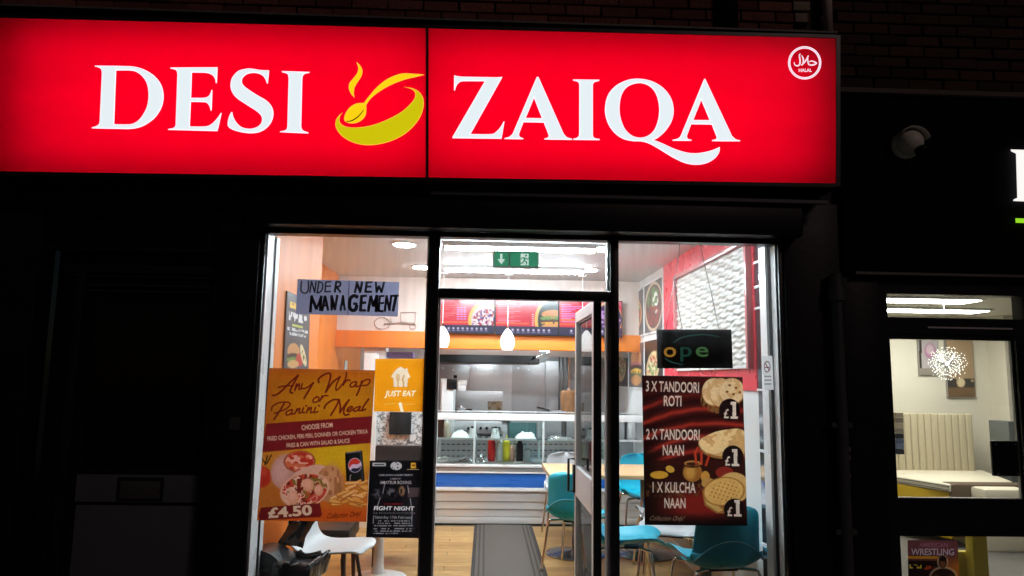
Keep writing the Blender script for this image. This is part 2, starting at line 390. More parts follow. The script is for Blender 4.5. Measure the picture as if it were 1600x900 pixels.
def obj_random_mat(name, c0, c1, rough, bump=.3, bscale=45, stretch=(1, 1, 1), grain=None, gloss=0):
    m = bpy.data.materials.new(name); m.use_nodes = True; n = m.node_tree.nodes; l = m.node_tree.links; b = n['Principled BSDF']
    oi = n.new('ShaderNodeObjectInfo'); mx = n.new('ShaderNodeMix'); mx.data_type = 'RGBA'
    mx.inputs[6].default_value = (*c0, 1); mx.inputs[7].default_value = (*c1, 1); l.new(oi.outputs['Random'], mx.inputs[0])
    tc = n.new('ShaderNodeTexCoord'); mp = n.new('ShaderNodeMapping'); mp.inputs['Scale'].default_value = stretch
    ad = n.new('ShaderNodeVectorMath'); ad.operation = 'ADD'; cb = n.new('ShaderNodeCombineXYZ')
    mu = n.new('ShaderNodeMath'); mu.operation = 'MULTIPLY'; mu.inputs[1].default_value = 37; l.new(oi.outputs['Random'], mu.inputs[0])
    for i in range(3): l.new(mu.outputs[0], cb.inputs[i])
    l.new(tc.outputs['Object'], ad.inputs[0]); l.new(cb.outputs[0], ad.inputs[1]); l.new(ad.outputs[0], mp.inputs[0])
    no = n.new('ShaderNodeTexNoise'); no.inputs['Scale'].default_value = bscale; no.inputs['Detail'].default_value = 6; l.new(mp.outputs[0], no.inputs['Vector'])
    m2 = n.new('ShaderNodeMix'); m2.data_type = 'RGBA'; m2.blend_type = 'MULTIPLY'; m2.inputs[0].default_value = 1
    rp = n.new('ShaderNodeValToRGB'); rp.color_ramp.elements[0].position = .3; rp.color_ramp.elements[1].position = .7
    rp.color_ramp.elements[0].color = (*(grain or (.55, .5, .5)), 1); rp.color_ramp.elements[1].color = (1, 1, 1, 1)
    l.new(no.outputs['Fac'], rp.inputs[0]); l.new(mx.outputs[2], m2.inputs[6]); l.new(rp.outputs[0], m2.inputs[7])
    l.new(m2.outputs[2], b.inputs['Base Color']); b.inputs['Roughness'].default_value = rough; b.inputs['Coat Weight'].default_value = gloss
    bp = n.new('ShaderNodeBump'); bp.inputs['Strength'].default_value = bump; bp.inputs['Distance'].default_value = .004
    l.new(no.outputs['Fac'], bp.inputs['Height']); l.new(bp.outputs[0], b.inputs['Normal']); return m
BRICK = obj_random_mat('red_brick', (.13, .045, .038), (.34, .13, .10), .9, .6, 60)
BRICKD = obj_random_mat('dim_brick', (.035, .02, .018), (.11, .05, .042), .92, .6, 60)  # darker brick copy, the dimness of the wall next door put into its colour
MORTAR = mat('mortar', (.05, .045, .042), .95, var=.3, vscale=20, bump=.5)
PLANK = obj_random_mat('oak_laminate', (.55, .33, .11), (.80, .53, .21), .3, .05, 10, (1.0, 22, 1), (.42, .30, .17))
GLASS = glass('shop_window_glass', dust=.042, refl=.8)
GLASS2 = glass('clean_glass', tint=(.97, 1, .99), dust=.012, refl=1.0, streak=False)
GLASSD = glass('dark_door_glass', tint=(.5, .5, .52), dust=.01, refl=1.0, streak=False)

# ================================================================ ground
MB().grid([[(-60, -60, -.14), (60, -60, -.14)][::1], [(-60, 60, -.14), (60, 60, -.14)]]).build('road', mat('asphalt', (.045, .045, .047), .85, var=.3, vscale=9, bump=.4, bscale=120))['kind'] = 'structure'
pv = box('pavement', mat('paving_concrete', (.19, .18, .17), .85, var=.25, vscale=4, bump=.25), -30, 30, -3.2, -.02, -.13, -.012); pv['kind'] = 'structure'
kb = box('kerb', mat('kerb_stone', (.26, .25, .24), .8, var=.2, bump=.3), -30, 30, -3.34, -3.203, -.135, -.005, bev=.012); kb['kind'] = 'structure'

# ================================================================ takeaway building
shop = thing('takeaway_shop', 'black fronted takeaway with wide glass shopfront under the red illuminated sign', 'building')
CZ = 2.69; XL, XR = -1.69, 1.76; YC = 3.6
# --- brick wall over the sign
uw = box('upper_wall', MORTAR, -6.2, 2.075, .05, .30, 3.35, 6.0, shop)
def brick_mesh(seed):
    r = random.Random(seed); bm = bmesh.new(); bmesh.ops.create_cube(bm, size=1)
    for v in bm.verts: v.co = Vector((v.co.x*.214, v.co.y*.06, v.co.z*.0635))+Vector((r.uniform(-.003, .003), r.uniform(-.003, .003), r.uniform(-.002, .002)))
    bmesh.ops.bevel(bm, geom=list(bm.edges), offset=.004, segments=1, affect='EDGES'); me = bpy.data.meshes.new('brick'); bm.to_mesh(me); bm.free(); me.materials.append(BRICK); return me
BM = [brick_mesh(i) for i in range(5)]
def bricks(parent, x0, x1, z0, rows, yf, skip=()):
    for r in range(rows):
        x = x0+(.056 if r % 2 else .168)
        while x < x1-.1:
            o = bpy.data.objects.new('brick', random.choice(BM)); COL.objects.link(o); o.parent = parent
            o.location = (x+random.uniform(-.002, .002), yf+.03+random.uniform(-.003, .003), z0+r*.0735+.034); x += .2245
bricks(uw, -3.30, 2.06, 3.615, 11, .022)
box('lead_flashing', mat('weathered_lead', (.16, .155, .15), .6, .2, var=.35, vscale=12, bump=.5), -3.3, 2.07, -.235, .02, 3.640, 3.652, shop)
# --- piers, header and soffit of the black shopfront
box('header', BLK, -1.345, 1.785, -.012, .10, 2.405, 3.34, shop)
box('pier', BLK, -1.60, -1.345, -.03, .12, 0, 2.64, shop, bev=.006)
pr = box('pier', BLK, 1.785, 2.135, -.03, .12, 0, 2.64, shop, bev=.006)
box('pier', BLK, -6.2, -2.60, -.03, .12, 0, 2.64, shop, bev=.006)
box('sign_backing', BLK, -6.2, -1.346, .0, .12, 2.641, 3.34, shop); box('sign_backing', BLK, 1.786, 2.135, .0, .12, 2.641, 3.34, shop)
box('shutter_box', BLK, -1.40, 1.86, -.14, -.0125, 2.415, 2.60, shop, bev=.008)
box('cable_trunking', mat('grey_trunking', (.10, .10, .11), .5, .3, var=.3), -.34, 2.0, -.175, -.1455, 2.605, 2.625, shop)
for px in (683, 866, 1000): pbox('bracket', GREYD, px-6, 288, px+8, 294, -.17, .03, shop)
# --- side entrance (left, in the dark)
sd = box('side_door', BLK, X_(112, .12, 640), X_(338, .12, 640), .125, .17, 0, Z_(432, .125, 220), shop)
tag(sd, 'black side door with glazed upper half and grey letter panel')
def sub(name, m, x0, y0, x1, y1, y, dp, par, bev=.003): return pbox(name, m, x0, y0, x1, y1, y, dp, par, bev)
GP = mat('grey_door_panel', (.10, .115, .125), .45, var=.2, vscale=6)
sub('frame', BLKF, 96, 425, 112, 900, .08, .09, sd); sub('frame', BLKF, 335, 425, 352, 900, .08, .09, sd); sub('frame', BLKF, 96, 414, 352, 427, .075, .09, sd)
sub('glazing', GLASSD, 140, 470, 328, 730, .117, .006, sd, 0)
sub('panel', GP, 118, 742, 329, 785, .112, .012, sd); sub('panel', GP, 112, 790, 326, 925, .112, .012, sd)
sub('letter_plate', BLACKP, 182, 746, 255, 783, .104, .007, sd)
sub('letter_flap', mat('worn_chrome', (.2, .2, .2), .3, .8), 187, 752, 250, 779, .0995, .004, sd)
for yy in (433, 447, 456): sub('rail', mat('dark_metal_rail', (.07, .07, .075), .35, .6), 112, yy-1.5, 342, yy+.5, .10, .02, sd, 0)
hp = sub('handle_plate', ALU, 333, 683, 341, 724, .068, .01, sd)
hm = MB(); a, b = W(337, 694, .062), W(315, 702, .03); hm.tube([a, a+np.array([0, -.035, 0]), b], .008); hm.build('handle', ALU, sd, smooth=True)
sub('bell_box', GREYD, 358, 652, 374, 672, -.055, .024, shop)
fl = sub('fanlight_panel', BLK, 50, 300, 346, 388, .05, .03, shop)
sub('frame', GREYD, 343, 305, 350, 389, .03, .05, fl); sub('frame', BLKF, 46, 387, 351, 392, .03, .05, fl)
box('recess_wall', BLK, -2.62, -1.58, .20, .26, 0, 3.34, shop)
box('recess_wall', BLK, -2.60, -1.60, .0, .20, Z_(420, .125, 220)+.30, 3.34, shop)
# --- pale pipe, black downpipe and rendered patch beside the sign top
MB().tube([W(1294, 52, -.02), W(1290, -60, -.02)], .030, 12).build('pale_pipe', mat('peeling_cream_paint', (.62, .50, .46), .7, var=.45, vscale=18, bump=.4), shop, smooth=True)
MB().tube([W(1140, 44, -.03), W(1137, -60, -.03)], .055, 14).build('black_downpipe', BLKF, shop, smooth=True)
for (x0, y0, x1, y1) in ((1240, 2, 1266, 16), (1243, 20, 1262, 34)): pbox('pale_brick', mat('pale_brick', (.34, .27, .22), .9, var=.3, vscale=30, bump=.5), x0, y0, x1, y1, .008, .02, shop, .004)
# --- shell of the room
fl = box('floor', mat('sub_floor', (.2, .16, .1), .8), -2.0, 1.9, -.02, 5.6, -.06, -.0015, shop)
pm = MB().box(-.6, .6, -.0615, .0615, -.001, .006).build('plank', PLANK, fl, world=False)
pmesh = pm.data; bpy.data.objects.remove(pm)
yy = .13; r = 0
while yy < 3.56:
    x = -1.9+[.0, -.42, -.81, -.2][r % 4]
    while x < 1.75:
        o = bpy.data.objects.new('plank', pmesh); COL.objects.link(o); o.parent = fl
        c0, c1 = max(x, -1.80), min(x+1.198, 1.755); o.location = ((c0+c1)/2, yy, 0); o.scale = ((c1-c0-.002)/1.2, 1, 1); x += 1.2
        if c1-c0 < .05: bpy.data.objects.remove(o)
    yy += .1245; r += 1
box('threshold', ALU, -.29, .73, -.02, .075, -.001, .012, shop, bev=.003)
box('stall_riser', BLK, -1.345, -.345, -.02, .10, -.001, .16, shop, bev=.004); box('stall_riser', BLK, .785, 1.785, -.02, .10, -.001, .16, shop, bev=.004)
box('ceiling', CEIL, -1.95, 1.95, .10, 5.65, CZ, CZ+.08, shop)
lw = MB().hexa([(-1.45, .10, 0), (-1.285, 1.30, 0), (-1.385, 1.30, 0), (-1.55, .10, 0), (-1.45, .10, CZ-.001), (-1.285, 1.30, CZ-.001), (-1.385, 1.30, CZ-.001), (-1.55, .10, CZ-.001)]).build('left_wall', ORANGE, shop)
box('left_wall', ORANGE, XL-.1, XL, 1.302, 5.6, 0, CZ-.001, shop)
rw = box('right_wall', WHITE, XR, XR+.1, .12, 5.6, 0, CZ-.001, shop)
box('back_wall', mat('kitchen_tiles', (.55, .55, .54), .35, var=.06), XL, XR, 5.5, 5.6, 0, CZ-.001, shop)
box('skirting', WTRIM, XR-.014, XR-.0005, .42, YC-.02, 0, .10, shop, bev=.002)
# boxed-in beam over the counter
ZB0, ZB1 = Z_(546, 3.85, 780), Z_(520, 3.85, 780)
box('bulkhead', PEACH, XL+.001, XR-.001, 3.88, 4.02, ZB1, CZ-.002, shop)
box('bulkhead_band', ORANGE, XL+.001, XR-.001, 3.845, 4.03, ZB0, ZB1-.001, shop, bev=.004)
# --- window frames
FX0, FX1 = -1.345, 1.785
def vbar(px0, px1, z0, z1, m=BLKF, y0=-.012, y1=.055, name='mullion', py=600, bev=.003): return box(name, m, X_(px0, y0, py), X_(px1, y0, py), y0, y1, z0, z1, shop, bev=bev)
box('frame_jamb', BLKF, -1.345, -1.318, -.012, .075, .16, 2.405, shop, bev=.002)
box('frame_lining', WTRIM, -1.3175, -1.309, .016, .15, .16, 2.395, shop); box('frame_lining', BLKF, -1.3175, -1.3005, .151, .16, .16, 2.395, shop); box('frame_lining', WTRIM, -1.3175, -1.299, .161, .22, .16, 2.395, shop)
box('frame_jamb', BLKF, 1.757, 1.785, -.012, .075, .16, 2.405, shop, bev=.002)
box('frame_lining', WTRIM, 1.748, 1.7565, .016, .11, .16, 2.395, shop)
box('frame_gasket', BLKF, 1.730, 1.7475, .09, .11, .16, 2.395, shop); box('frame_lining', WTRIM, 1.715, 1.7295, .09, .19, .16, 2.395, shop)
box('frame_head', BLKF, -1.318, 1.757, -.010, .075, 2.388, 2.405, shop)
MX0, MX1, MX2, MX3 = X_(663, 0, 640), X_(680.5, 0, 640), X_(953.5, 0, 640), X_(967, 0, 640)
box('mullion', BLKF, MX0, MX1, -.014, .06, .02, 2.388, shop, bev=.003)
box('mullion', BLKF, MX2, MX3, -.014, .06, .02, 2.388, shop, bev=.003)
box('frame_lining', ALU, MX2-.022, MX2-.001, .01, .07, .02, 2.05, shop, bev=.002)
box('frame_lining', WTRIM, MX1+.001, MX1+.010, .02, .07, .02, 2.05, shop)
box('frame_lining', WTRIM, MX0-.012, MX0-.001, .02, .07, .16, 2.388, shop)
box('frame_lining', WTRIM, MX2-.014, MX2-.002, .02, .07, 2.09, 2.388, shop)
TZ0, TZ1 = Z_(468, 0, 800), Z_(453, 0, 800)
box('transom', BLKF, MX1+.0005, MX2-.0005, -.013, .06, TZ0, TZ1, shop, bev=.003)
box('door_closer', ALU, MX1+.02, MX2-.25, .061, .09, TZ1-.012, TZ1+.012, shop, bev=.004)
for nm, x0, x1, z0, z1 in (('window_pane', -1.318, MX0, .16, 2.388), ('window_pane', MX3, 1.757, .16, 2.388), ('fanlight_pane', MX1, MX2, TZ1, 2.388)):
    box(nm, GLASS, x0+.001, x1-.001, .008, .014, z0, z1, shop)
# --- open glass door, hinged on the right
dm = thing('glass_door', 'open aluminium framed glass door swung into the shop', 'door')
def leafpt(s, t, z):   # s along the leaf 0..1 from hinge to free edge, t across thickness
    h0 = np.array([X_(928, .06, 640), .075]); h1 = np.array([X_(940.5, .06, 640), .075]); 
    e = np.array([X_(898, .95, 640), .95]); ax = e-h0; tv = h1-h0
    p = h0+ax*s+tv*t; return (p[0], p[1], z)
def leafbar(name, m, s0, s1, t0, t1, z0, z1, par=dm): 
    return MB().hexa([leafpt(s0, t0, z0), leafpt(s0, t1, z0), leafpt(s1, t1, z0), leafpt(s1, t0, z0), leafpt(s0, t0, z1), leafpt(s0, t1, z1), leafpt(s1, t1, z1), leafpt(s1, t0, z1)]).build(name, m, par, bev=.002)
ZT = 2.035
leafbar('stile', BLKF, 0, .012, 0, 1, .02, ZT)
leafbar('stile', ALU, .013, .085, .0, 1, .02, ZT); leafbar('stile', ALU, .93, .987, 0, 1, .02, ZT); leafbar('stile_edge', BLKF, .9875, 1.0, 0, 1, .02, ZT)
leafbar('rail', ALU, .086, .929, .0, 1, ZT-.075, ZT); leafbar('rail', ALU, .086, .929, 0, 1, .02, .14)
leafbar('mid_rail', ALU, .086, .929, -.05, 1.05, .755, .955)
leafbar('gasket', BLKF, .086, .929, .15, .85, ZT-.09, ZT-.076)
leafbar('glass', GLASS2, .086, .929, .42, .58, .956, ZT-.091); leafbar('glass', GLASS2, .086, .929, .42, .58, .141, .754)
h = MB(); h.tube([leafpt(.95, -.1, .78), leafpt(.95, -1.0, .78), leafpt(.95, -1.0, 1.0), leafpt(.95, -.1, 1.0)], .009); h.build('pull_handle', BLKF, dm, smooth=True)
leafbar('lock_case', BLKF, .93, .99, -.35, -.01, .77, .96)

# ================================================================ illuminated sign
SY = -.235; SP = PlaneY(SY)
sign = thing('shop_sign', 'long red illuminated fascia sign with white serif letters and yellow bowl logo', 'sign', (0, -.1, 2.7))
def sq(px, t, off=0.0):
    """point on the sign face: px column, t 0 top .. 1 bottom"""
    yt = 28+(60-28)*px/1303; yb = 268+(287-268)*px/1309
    return W(px, yt+(yb-yt)*t, SY-off)
ACR = bpy.data.materials.new('red_acrylic'); ACR.use_nodes = True
n = ACR.node_tree.nodes; l = ACR.node_tree.links; b = n['Principled BSDF']
b.inputs['Base Color'].default_value = (.25, .0, .008, 1); b.inputs['Roughness'].default_value = .25
tl = n.new('ShaderNodeBsdfTranslucent'); tl.inputs[0].default_value = (.97, .0, .017, 1)
mx = n.new('ShaderNodeMixShader'); mx.inputs[0].default_value = .9
l.new(b.outputs[0], mx.inputs[1]); l.new(tl.outputs[0], mx.inputs[2]); l.new(mx.outputs[0], n['Material Output'].inputs[0])
tcs = n.new('ShaderNodeTexCoord'); mps = n.new('ShaderNodeMapping'); mps.inputs['Scale'].default_value = (3.5, 1, 1.2); nos = n.new('ShaderNodeTexNoise'); nos.inputs['Scale'].default_value = 2.2; nos.inputs['Detail'].default_value = 8
l.new(tcs.outputs['Object'], mps.inputs[0]); l.new(mps.outputs[0], nos.inputs['Vector'])      # grime on the outside of the acrylic
rps = n.new('ShaderNodeValToRGB'); rps.color_ramp.elements[0].position = .28; rps.color_ramp.elements[1].position = .55; rps.color_ramp.elements[0].color = (.965, .0, .0195, 1); rps.color_ramp.elements[1].color = (.97, .0, .020, 1)
l.new(nos.outputs['Fac'], rps.inputs[0]); l.new(rps.outputs[0], tl.inputs[0])
SX0, SXM0, SXM1, SX1 = -46, 665.5, 669.5, 1306
for a, c in ((SX0, SXM0), (SXM1, SX1)):
    MB().grid([[sq(a, 0), sq(c, 0)], [sq(a, 1), sq(c, 1)]]).build('face_panel', ACR, sign)
TRIM = mat('sign_trim_black', (.012, .010, .011), .35, var=.2)
def sbar(name, p, q, r, s, dp=.05, m=TRIM, fw=.006):
    d = np.array([0, dp, 0]); f = np.array([0, -fw, 0]); pts = [p, q, r, s]
    return MB().hexa([pts[3]+f, pts[2]+f, pts[2]+d, pts[3]+d, pts[0]+f, pts[1]+f, pts[1]+d, pts[0]+d]).build(name, m, sign)
up = np.array([0, 0, .022])
sbar('trim', sq(SX0, 0)+up, sq(SX1, 0)+up, sq(SX1, 0)+.0005*up, sq(SX0, 0)+.0005*up, .22)
sbar('trim', sq(SX0, 1), sq(SX1, 1), sq(SX1, 1)-up, sq(SX0, 1)-up, .22)
rt = np.array([.025, 0, 0])
sbar('trim', sq(SX1, -.02), sq(SX1, -.02)+rt, sq(SX1, 1.02)+rt, sq(SX1, 1.02), .22)
sbar('trim', sq(SX0, -.02)-rt, sq(SX0, -.02), sq(SX0, 1.02), sq(SX0, 1.02)-rt, .22)
sbar('joint_strip', sq(SXM0, 0), sq(SXM1, 0), sq(SXM1, 1), sq(SXM0, 1), .01, mat('dark_red_joint', (.05, .0, .002), .5, var=.1), .002)
WB = mat('sign_box_white', (.85, .85, .85), .7, var=.02)
bk = [sq(SX0, 0), sq(SX1, 0), sq(SX1, 1), sq(SX0, 1)]; bk = [p+np.array([0, .21, 0]) for p in bk]
MB().grid([[bk[0], bk[1]], [bk[3], bk[2]]]).build('back_plate', WB, sign)
for k, (a, c) in enumerate(((SX0+70, SXM0-10), (SXM1+14, SX1-26))):        # LED rows inside the box
    for t in (.2, .5, .8):
        p, q = sq(a, t), sq(c, t); ln = np.linalg.norm(q-p)
        L = bpy.data.lights.new('sign_led_row', 'AREA'); L.shape = 'RECTANGLE'; L.size = ln; L.size_y = .05; L.energy = 1.12*ln; L.color = (1, .95, .95)
        o = bpy.data.objects.new('sign_led_row', L); COL.objects.link(o); o.location = tuple((p+q)/2+np.array([0, .17, 0])-np.array([0, -.1, 2.7])); o.parent = sign
        o.rotation_euler = (math.radians(90), math.atan2(-(q-p)[2], (q-p)[0]), 0)
LW = emis('letter_white', lin((227, 238, 243)), 1.0); LE = emis('letter_edge', lin((253, 222, 238)), 1.0)
def tr(pts, ox, oy, s): return [(ox+p[0]/s, oy+p[1]/s) + ((1,) if len(p) > 2 else ()) for p in pts]
c = 1
LET = {
'D': (140, 90, 7.5, [[(60,93,c),(300,95,c),(400,98),(520,105),(640,140),(760,215),(840,320),(868,450),(845,580),(770,700),(660,785),(560,825),(460,838,c),(25,830,c),(27,815,c),(80,800),(110,775),(118,740,c),(143,180,c),(135,140),(110,118),(60,105,c)],
   [(312,152,c),(480,152),(560,175),(630,235),(675,320),(690,440),(675,560),(630,660),(570,735),(500,775),(420,782),(288,780,c)]]),
'E': (260, 95, 7.5, [[(45,78,c),(600,75,c),(592,262,c),(578,262,c),(570,215),(545,175),(500,150),(440,140),(300,138,c),(290,432,c),(440,432),(490,415),(515,380),(528,340,c),(540,342,c),(530,585,c),(518,585,c),(505,535),(480,500),(440,485),(288,482,c),(275,768,c),(450,768),(520,745),(580,690),(640,608,c),(648,612,c),(600,825,c),(20,810,c),(18,798,c),(70,790),(100,770),(108,740,c),(128,160,c),(120,120),(95,102),(45,92,c)]]),
'S': (350, 100, 7.5, [[(530,75,c),(515,228,c),(500,228,c),(485,180),(450,135),(400,112),(340,105),(270,120),(222,160),(210,200),(225,245),(290,300),(400,370),(500,430),(560,500),(580,580),(560,670),(500,750),(410,800),(300,812),(180,795),(90,765),(48,730),(45,670),(60,610),(85,562,c),(98,562,c),(110,620),(150,690),(210,740),(300,758),(380,740),(430,700),(445,650),(430,600),(370,545),(260,475),(150,400),(95,330),(75,250),(95,160),(160,85),(240,58),(310,52),(420,68)]]),
'I': (350, 100, 7.5, [[(675,82,c),(1005,92,c),(1000,105,c),(950,115),(925,140),(918,180,c),(905,730,c),(915,765),(940,785),(990,800,c),(988,815,c),(655,800,c),(657,788,c),(710,778),(735,760),(742,730,c),(757,170,c),(750,130),(730,110),(680,98,c)]]),
'Z': (700, 110, 7.5, [[(72,55,c),(105,65),(150,72,c),(560,80,c),(600,78),(640,75,c),(265,745,c),(500,745),(560,720),(610,670),(655,595,c),(662,600,c),(628,802,c),(50,795,c),(52,780,c),(430,128,c),(180,128),(130,145),(100,180),(82,238,c),(70,236,c)]]),
'A': (780, 110, 7.5, [[(440,75,c),(460,75,c),(755,740,c),(785,775),(815,790),(853,798,c),(853,815,c),(528,810,c),(528,798,c),(565,788),(580,770),(572,740,c),(522,612,c),(285,608,c),(235,735,c),(235,765),(250,782),(285,795,c),(283,808,c),(60,805,c),(62,792,c),(110,780),(140,760),(160,735,c)], [(408,325,c),(500,560,c),(312,556,c)]]),
'I2': (780, 110, 7.5, [[(862,105,c),(1175,108,c),(1172,125,c),(1125,135),(1102,155),(1098,185,c),(1098,750,c),(1105,780),(1130,795),(1178,803,c),(1176,818,c),(864,815,c),(866,800,c),(905,790),(930,770),(937,740,c),(938,180,c),(932,145),(910,130),(865,120,c)]]),
'Q': (930, 110, 5.625, [[(385,72),(500,95),(600,155),(665,240),(690,340),(675,440),(620,530),(555,590),(515,610,c),(600,645),(700,690),(800,720),(880,728),(960,718),(1030,700),(1095,672,c),(1090,720),(1050,775),(980,815),(890,830),(790,815),(690,770),(590,710),(510,662),(450,635),(395,624),(330,622),(240,600),(160,540),(105,450),(85,340),(110,220),(180,135),(280,85)],
   [(385,112),(470,135),(530,200),(560,310),(555,420),(520,520),(460,575),(390,590),(320,570),(260,510),(222,410),(215,310),(235,210),(290,140)]]),
'A2': (1040, 110, 7.5, [[(452,98,c),(465,98,c),(780,770,c),(815,800),(840,812),(875,818,c),(872,832,c),(542,830,c),(545,815,c),(580,808),(598,790),(592,765,c),(540,635,c),(300,632,c),(252,760,c),(252,785),(268,803),(305,812,c),(303,826,c),(80,825,c),(82,812,c),(130,802),(165,782),(185,745,c)], [(418,350,c),(515,582,c),(325,580,c)]]),
}
for k, (ox, oy, s, loops) in LET.items():
    L = [smooth_outline(tr(q, ox, oy, s)) for q in loops]
    e = shape('letter', LE, L, SP, .006, sign, thick=.004)
    shape('letter_face', LW, L, SP, .0115, e, offset=-1.15)
YEL = emis('logo_yellow', lin((250, 208, 18)), 1.0); OLI = emis('logo_olive', lin((203, 192, 10)), 1.0); OUT = emis('logo_edge', lin((255, 178, 66)), 1.0)
LOGO = [('steam', YEL, [(220,40,c),(255,70),(278,120),(268,175),(230,235),(205,280),(198,330),(205,378,c),(170,340),(150,290),(155,240),(190,195),(225,150),(238,100)]),
 ('spoon_handle', YEL, [(865,160,c),(760,150),(640,150),(520,195),(420,270),(340,360),(290,425,c),(312,447,c),(360,380),(450,310),(560,250),(680,205),(780,182)]),
 ('spoon_bowl', YEL, [(290,425),(220,430),(160,465),(120,520),(105,575),(125,605),(190,618),(260,595),(305,545),(315,480),(310,440)]),
 ('bowl', OLI, [(660,275,c),(740,285),(810,320),(850,390),(845,490),(800,590),(710,690),(600,760),(470,805),(330,822),(200,800),(90,740),(30,660),(28,590),(55,545),(95,510,c),(65,560),(70,610),(120,645),(220,655),(360,635),(500,585),(640,510),(730,430),(770,370),(765,320),(720,290)])]
for i, (nm, m, pts) in enumerate(LOGO):
    L = [smooth_outline(tr(pts, 520, 90, 6.0))]
    e = shape('logo_'+nm, OUT, L, SP, .006+i*.0002, sign, thick=.003)
    shape('logo_face', m, L, SP, .0105+i*.0002, e, offset=-.9)
strokes('logo_line', mat('logo_dark_line', (.10, .09, .0), .5), [(tr([(125,600),(180,590),(240,550),(290,490)], 520, 90, 6.0), 1.6)], SP, .012, sign)
cx, cy = 1257.3, 98.2
ring = [[(cx+26*math.cos(t), cy+26*math.sin(t)) for t in np.linspace(0, 2*math.pi, 64, endpoint=False)], [(cx+22.3*math.cos(t), cy+22.3*math.sin(t)) for t in np.linspace(0, 2*math.pi, 64, endpoint=False)]]
em = shape('halal_ring', LE, ring, SP, .004, sign, thick=.002)
HS = lambda q: tr(q, 1222, 64, 13.24)
strokes('halal_script', LE, [(HS(q), 2.1) for q in ([(380,262),(358,300),(372,400),(365,480),(320,515),(265,495),(250,440)], [(405,300),(435,360),(440,430),(420,490),(390,495)], [(545,300),(500,390),(455,450),(400,495)], [(530,340),(535,430),(555,485),(630,498),(710,462),(650,425),(600,415),(560,435)])], SP, .005, sign)
text('HALAL', (1248, 112.2), (1268.5, 112.0), 5.0, SP, LE, sign, off=.005, bold=.03)

# ================================================================ lamps of the shop
TUBE = emis('tube_light', (.77, .93, 1.0), 136.0); DISC = emis('downlight_glow', (.81, .94, 1.0), 140.0); SHADE = emis('opal_glass', (1.0, .98, .96), 1.25)
def strip_light(px, py, xc, ln, label, y=None):
    y = float(WZ(px, py, CZ-.03)[1]) if y is None else y
    t = thing('strip_light', label, 'ceiling light', (xc, y, CZ-.06), 0, 'ceiling strip lights')
    box('housing', WTRIM, -ln/2, ln/2, -.045, .045, .022, .059, t, bev=.004, world=False)
    box('tube', TUBE, -ln/2+.02, ln/2-.02, -.035, .035, -.004, .0215, t, bev=.012, world=False)
    for s in (-1, 1): box('end_cap', WTRIM, s*(ln/2-.010)-.009, s*(ln/2-.010)+.009, -.04, .04, -.008, .021, t, world=False)
strip_light(800, 386, .27, 1.3, 'long ceiling strip light nearer the window')
strip_light(800, 421, .27, 1.45, 'long ceiling strip light over the counter')
strip_light(780, 452, .1, 1.25, 'kitchen ceiling strip light behind the menu screens', y=4.36)
def downlight(x, y, label):
    t = thing('downlight', label, 'ceiling light', (x, y, CZ), 0, 'round ceiling downlights')
    MB().lathe([(.105, -.0005), (.105, -.012), (.085, -.014)], seg=32).build('rim', WTRIM, t, smooth='auto', world=False)
    MB().lathe([(.083, -.0142), (.083, -.020), (.06, -.022)], seg=32).build('diffuser', DISC, t, smooth='auto', world=False)
for px, py, lb in ((632, 384, 'round downlight seen at the top of the left pane, upper one'), (658, 419, 'round downlight seen beside the left mullion, lower one'),
                   (943, 391, 'round downlight at the top right of the fanlight'), (920, 423, 'round downlight at the lower right of the fanlight')):
    p = WZ(px, py, CZ-.02); downlight(p[0], p[1], lb)
downlight(-.40, .40, 'round downlight just inside the left window'); downlight(1.15, .28, 'round downlight just inside the right window')
def pendant(px, y, py0, py1, label):
    x = X_(px, y, 530); z0, z1 = Z_(py1, y, px), Z_(py0, y, px); hh = z1-z0
    t = thing('pendant_lamp', label, 'pendant lamp', (x, y, z0), 0, 'pendant lamps over the counter')
    prof = [(.055, 0), (.068, .12), (.077, .3), (.078, .42), (.070, .6), (.052, .78), (.030, .92), (.014, 1.0)]
    MB().lathe([(r, q*hh) for r, q in prof], seg=28).build('shade', SHADE, t, smooth=True, world=False)
    MB().tube([(0, 0, hh+.02), (0, 0, CZ-z0-.02)], .0035, 6).build('cord', WTRIM, t, world=False)
    MB().lathe([(.014, hh-.005), (.014, hh+.03)], seg=12).build('lamp_holder', CHROME, t, world=False)
    MB().lathe([(.045, CZ-z0-.025), (.045, CZ-z0-.0005)], seg=20).build('ceiling_rose', WTRIM, t, world=False)
    return t
pendant(691, 3.45, 510, 543, 'white glass pendant lamp beside the left door jamb'); pendant(793, 3.45, 514, 547, 'white glass pendant lamp in the middle of the doorway')
pendant(910, 3.45, 519, 551, 'white glass pendant lamp behind the open door')
es = thing('exit_sign', 'green fire exit sign with running figure and arrow behind the fanlight', 'sign')
EP = PlaneY(.16); EG = emis('exit_green', lin((30, 140, 100)), .8); EW = emis('exit_white', lin((215, 240, 228)), .9)
pbox('backing', WTRIM, 770, 392, 842, 418, .164, .03, es, .002)
qbox('panel', EG, [(772.5, 394), (794.5, 394), (794.5, 415.5), (772.5, 415.5)], .16, .003, es); qbox('panel', EG, [(797, 394), (840, 394.5), (840, 416.5), (797, 416)], .16, .003, es)
shape('arrow', EW, [[(781.5, 396.5), (785, 396.5), (785, 405), (789, 405), (783.3, 413), (777.5, 405), (781.5, 405)]], EP, .001, es)
shape('doorway', EW, [[(813.5, 396.5), (826, 396.5), (826, 414.5), (813.5, 414.5)]], EP, .001, es)
strokes('running_figure', EG, [([(820, 402), (819, 407)], 3), ([(819, 407), (823, 410), (822, 414)], 2), ([(819, 407), (816, 411), (812, 411)], 2), ([(820, 402.5), (824, 405), (826, 403)], 1.6), ([(820, 402.5), (815.5, 403), (814.5, 406)], 1.6)], EP, .0015, es)
